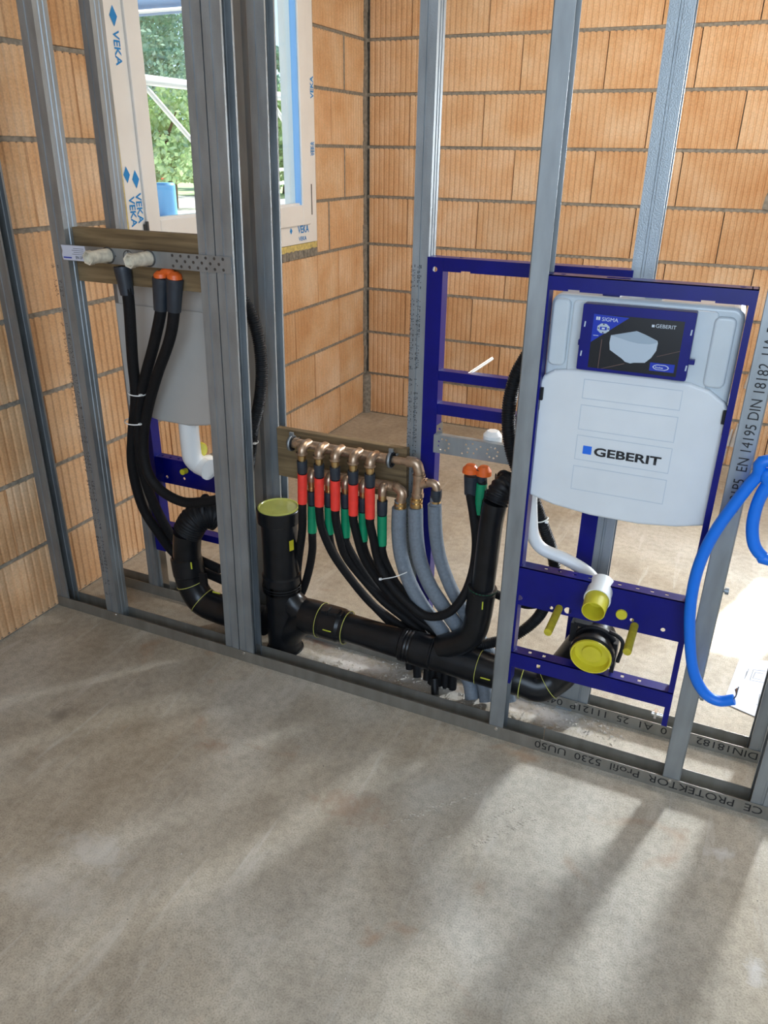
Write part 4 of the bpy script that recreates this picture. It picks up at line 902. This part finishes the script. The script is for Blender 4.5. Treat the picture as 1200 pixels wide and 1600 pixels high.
de(MB().torus((0.563, 0.165, 0.4198), V((1, .4, .1)), .047, .004, 28, 8, 2.2).box(V((0.5893, 0.085, 0.2073))-V((.012, .006, .022)), V((0.5893, 0.085, 0.2073))+V((.012, .006, .022))), 'clamp', 'black_rubber')
de(MB().box(V((0.5596, 0.068, 0.2588))-V((.0025, .001, .012)), V((0.5596, 0.068, 0.2588))+V((.0025, .001, .012))).box(V((0.6461, 0.072, 0.1782))-V((.014, .001, .002)), V((0.6461, 0.072, 0.1782))+V((.014, .001, .002))), 'yellow_mark', 'yellow_mark')
de(MB().lathe((0.5727, 0.19, 0.4205), V((-.6, -.3, .9)), [(0, .025), (.02, .025), (.02, 0)], 14), 'plug', 'yellow_cap')

# ------------------------------------------------------------------ blue conduit at right
bc = hose('cable_conduit', [(2.42, .01, .86), (2.143, -0.05, 0.9337), (2.112, -0.05, 0.8966), (2.082, -0.05, 0.8269), (2.054, -0.05, 0.7467), (2.04, -0.05, 0.6655), (2.041, -0.05, 0.5762), (2.055, -0.05, 0.4866), (2.077, -0.05, 0.4051), (2.108, -0.05, 0.357), (2.141, -0.05, 0.3443), (2.172, -0.05, 0.3587)], .0125, 'blue_conduit', 'long bright blue conduit hanging before the printed stud, bare wires at its end', 'conduit', seg=14, corr=0)
o0 = bc.location
for k, (du, dv) in enumerate(((0, 0), (2, 1), (4, -2))):
    MB().tube([V((2.17, -0.05, 0.3579))-o0, V((2.174, -0.05, 0.3719))-o0, V((2.17, -0.05, 0.385))-o0+V((.002*k, 0, 0)), V((2.173, -0.05, 0.3897))-o0+V((.003*k-.004, .002*k, .003*k-.003))], .0014, 6).build('wire', ['ink', 'cable_copper', 'ink_grey'][k], bc)
hose('cable_conduit', [(2.43, .01, .84), (2.151, -0.05, 0.908), (2.135, -0.05, 0.8843), (2.125, -0.05, 0.8427), (2.125, -0.05, 0.792), (2.136, -0.05, 0.7498), (2.155, -0.05, 0.7271), (2.176, -0.05, 0.72), (2.40, -.04, .70)], .0125, 'blue_conduit', 'short loop of bright blue conduit at the right edge of the photo', 'conduit', seg=14)
ppr = thing('plan_sheet', (2.252, 0.5419, 0), 'sheet of white paper with a drawing lying on the concrete behind the studs', 'paper')
c0 = V(ppr.location)
pts = [(2.193, 0.4332, 0.0025), (2.231, 0.6995, 0.0025), (2.427, 0.7467, 0.0025), (2.382, 0.4221, 0.0025), (2.289, 0.4028, 0.0025)]
pb_ = MB(); lo = [V(p)-c0 for p in pts]; hi = [p+V((0, 0, .0006)) for p in lo]; n = len(lo)
pb_.add(lo+hi, [tuple(range(n)), tuple(range(n, 2*n))[::-1]]+[(i, (i+1) % n, n+(i+1) % n, n+i) for i in range(n)]); pb_.build('sheet', 'paper', ppr)
ln = MB()
def pl_(a, b_, w=.0009):
    a, b_ = V(a)-c0+V((0, 0, .0037)), V(b_)-c0+V((0, 0, .0037)); d_ = (b_-a).normalized(); n_ = V((-d_.y, d_.x, 0))*w
    ln.add([a-n_, b_-n_, b_+n_, a+n_], [(0, 1, 2, 3)])
for a, b_ in (((2.272, 0.6475, 0), (2.308, 0.6569, 0)), ((2.263, 0.585, 0), (2.303, 0.5899, 0)), ((2.272, 0.6475, 0), (2.263, 0.585, 0)), ((2.278, 0.6356, 0), (2.3, 0.6388, 0)), ((2.271, 0.5999, 0), (2.297, 0.6014, 0)), ((2.278, 0.6356, 0), (2.271, 0.5999, 0)), ((2.254, 0.6315, -0), (2.248, 0.5852, 0)), ((2.259, 0.6487, 0), (2.251, 0.601, 0)), ((2.289, 0.5017, 0), (2.31, 0.5018, 0)), ((2.282, 0.4659, 0), (2.308, 0.4653, 0)), ((2.292, 0.5233, 0), (2.286, 0.4484, 0)), ((2.301, 0.5241, 0), (2.296, 0.4469, 0))): pl_(a, b_)
ln.build('drawing_lines', 'ink_grey', ppr)

# ------------------------------------------------------------------ debris
rnd = random.Random(5)
def crumbs(name, n, area, label, smin, smax, mat='crumb'):
    b_ = MB()
    for _ in range(n):
        x = rnd.uniform(area[0], area[1]); y = rnd.uniform(area[2], area[3]); s_ = rnd.uniform(smin, smax)
        vs = [V((x+rnd.uniform(-s_, s_), y+rnd.uniform(-s_, s_), rnd.uniform(0, s_*.7)))for _ in range(4)]+[V((x, y, s_*rnd.uniform(.6, 1.1)))]
        b_.add(vs, [(0, 1, 4), (1, 2, 4), (2, 3, 4), (3, 0, 4), (0, 2, 1), (0, 3, 2)])
    return tag(b_.build(name, mat), label, 'debris', None, 'stuff')
for (ax_, ay_), (bx_2, by_2) in (((1.466, -0.4141, 0)[:2], (1.662, -0.1896, 0)[:2]), ((1.551, -0.4575, 0)[:2], (1.772, -0.1927, 0)[:2]), ((1.629, -0.4511, 0)[:2], (1.797, -0.2265, 0)[:2])):
    b_ = MB()
    for k in range(70):
        q_ = rnd.random(); x = ax_+(bx_2-ax_)*q_+rnd.gauss(0, .004); y = ay_+(by_2-ay_)*q_+rnd.gauss(0, .004); s_ = rnd.uniform(.0012, .0042)
        b_.add([(x-s_*1.6, y, 0), (x, y-s_, 0), (x+s_*1.6, y, 0), (x, y+s_, 0), (x, y, s_*.55)], [(0, 1, 4), (1, 2, 4), (2, 3, 4), (3, 0, 4)])
    b_.build('screed_ridge', 'concrete', bpy.data.objects['floor'])['kind'] = 'stuff'
bed(wall_left, -3.0, D, .004, 'y'); bed(wall_back, 0, 3.9, .004, 'x')
crumbs('mortar_crumbs', 700, (1.02, 1.95, .065, .195), 'whitish crumbs of broken screed between the two floor tracks', .001, .0075)
crumbs('floor_crumbs', 150, (.1, 2.6, -1.2, -.05), 'small pale crumbs scattered over the concrete in the foreground', .0008, .0028)
crumbs('dark_crumbs', 46, (.3, 2.3, -1.15, -.02), 'tiny dark specks of dirt on the concrete in the foreground', .0008, .0030, 'steel_dark')

# ------------------------------------------------------------------ outdoors beyond the window
tag(MB().box((-80, -30, -.20), (-.45, 90, .0)).build('ground', 'gravel'), kind='structure')
tag(MB().box((-80, 21.5, .001), (-12.5, 90, .03)).build('lawn', 'lawn'), kind='structure')
def tree(loc, h, rad, n, mat, label, seed, group='trees beyond the window'):
    r_ = random.Random(seed); t = thing('tree', loc, label, 'tree')
    tk = MB().tube([(0, 0, 0), (.1, 0, h*.3), (0, .1, h*.7)], lambda q: .18*(1-.7*q), 8)
    for k in range(7):
        a = r_.uniform(0, 6.28); tk.tube([(0, 0, h*(.3+.05*k)), (math.cos(a)*rad*.7, math.sin(a)*rad*.7, h*(.5+.06*k))], lambda q: .06*(1-.8*q), 5, False, 1)
    tk.build('trunk', 'bark', t)
    b_ = MB()
    cl = [(r_.uniform(-1, 1)*rad*.75, r_.uniform(-1, 1)*rad*.75, h*r_.uniform(.30, .95), rad*r_.uniform(.25, .5)) for _ in range(26)]
    for _ in range(n):
        cx, cy, cz, cr = r_.choice(cl); d_ = V((r_.gauss(0, 1), r_.gauss(0, 1), r_.gauss(0, 1))).normalized()*cr*r_.uniform(.5, 1.05)
        p = V((cx, cy, cz))+d_; u = V((r_.gauss(0, 1), r_.gauss(0, 1), r_.gauss(0, 1))).normalized(); w = u.orthogonal().normalized(); s_ = r_.uniform(.05, .11)
        b_.add([p-u*s_, p+w*s_*.6, p+u*s_, p-w*s_*.6], [(0, 1, 2, 3)])
    f = b_.build('foliage', mat, t); f['kind'] = 'stuff'
    return t
tree((-16, 19.9, 0), 6.6, 2.3, 16000, 'leaf_a', 'tall dense green tree filling the left half of the window view', 1)
tree((-17, 28.6, 0), 5.6, 1.3, 9000, 'leaf_a', 'slender green tree against the pale sky in the right half of the window', 2)
tree((-13.6, 24.3, 0), 3.0, 1.7, 9000, 'leaf_b', 'low light-green bush behind the white fence outside', 3)
tree((-12.4, 16.3, 0), 2.7, 1.3, 7000, 'leaf_b', 'sunlit yellow-green shrub beyond the barrel outside', 4)
fe = thing('paddock_fence', (-12.2, 18.5, 0), 'white rail fence across the grass seen through the window', 'fence')
for z in (.45, .85): MB().box((-.03, 0, z), (.03, 9, z+.09)).build('rail', 'fence_white', fe)
for k in range(5): MB().box((-.05, k*2.2, 0), (.05, .1+k*2.2, 1.05)).build('post', 'fence_white', fe)
sc = thing('scaffold', (-1.6, 2.4, 0), 'whitish scaffold tubes with diagonal braces close outside the window', 'scaffold')
def sg(a, b_, r=.025, nm='tube'):
    return MB().cyl(V(a)-V(sc.location), V(b_)-V(sc.location), r, 8).build(nm, 'fence_white', sc)
sg((-1.6, 1.2, 1.862), (-1.6, 5.2, 1.862), .030); sg((-1.6, 2.70, 1.82), (-1.6, 3.36, 1.36), .016, 'brace'); sg((-1.6, 4.14, 1.84), (-1.6, 4.80, 1.32), .016, 'brace')
for yy in (3.40, 5.15): sg((-1.6, yy, 0), (-1.6, yy, 3.4), .024, 'upright')
ov = thing('gutter', (-1.6, 2.3, 2.2), 'blue-grey sloping gutter crossing the top of the window view outside', 'gutter')
MB().tube([(0, 0, 0), (0, 1.15, .20)], .075, 14, True, 1).build('gutter_trough', 'roof_blue', ov); MB().tube([(.07, 0, -.05), (.07, 1.15, .15)], .010, 8, True, 1).build('rim', 'fence_white', ov)
hs = thing('house', (-31, 36.5, 0), 'distant white house with a pitched blue-grey roof beyond the shrubs', 'house')
MB().box((-3, -4, 0), (3, 4, 2.3)).build('wall', 'render_white', hs)
MB().add([(-3.4, -4.4, 2.2), (3.4, -4.4, 2.2), (3.4, 4.4, 2.2), (-3.4, 4.4, 2.2), (0, -4.4, 3.7), (0, 4.4, 3.7)], [(0, 1, 4), (2, 3, 5), (1, 2, 5, 4), (3, 0, 4, 5), (0, 3, 2, 1)]).build('roof', 'roof_blue', hs)
for k in range(3): MB().box((3.0, -3+k*2.3, .9), (3.04, -2+k*2.3, 1.8)).build('window', 'roof_blue', hs)
tag(MB().lathe((-10.6, 13.9, .0), Z, [(0, 0), (0, .19), (.05, .22), (.70, .22), (.75, .19), (.75, 0)], 20).build('water_barrel', 'barrel_blue'), 'blue barrel standing on the bright gravel outside the window', 'barrel')
tag(MB().box((-18.02, 19.5, .30), (-18.0, 26, .50)).build('barrier_band', 'red_band'), 'red warning band stretched low behind the gravel outside', 'barrier')
bpy.context.view_layer.update()
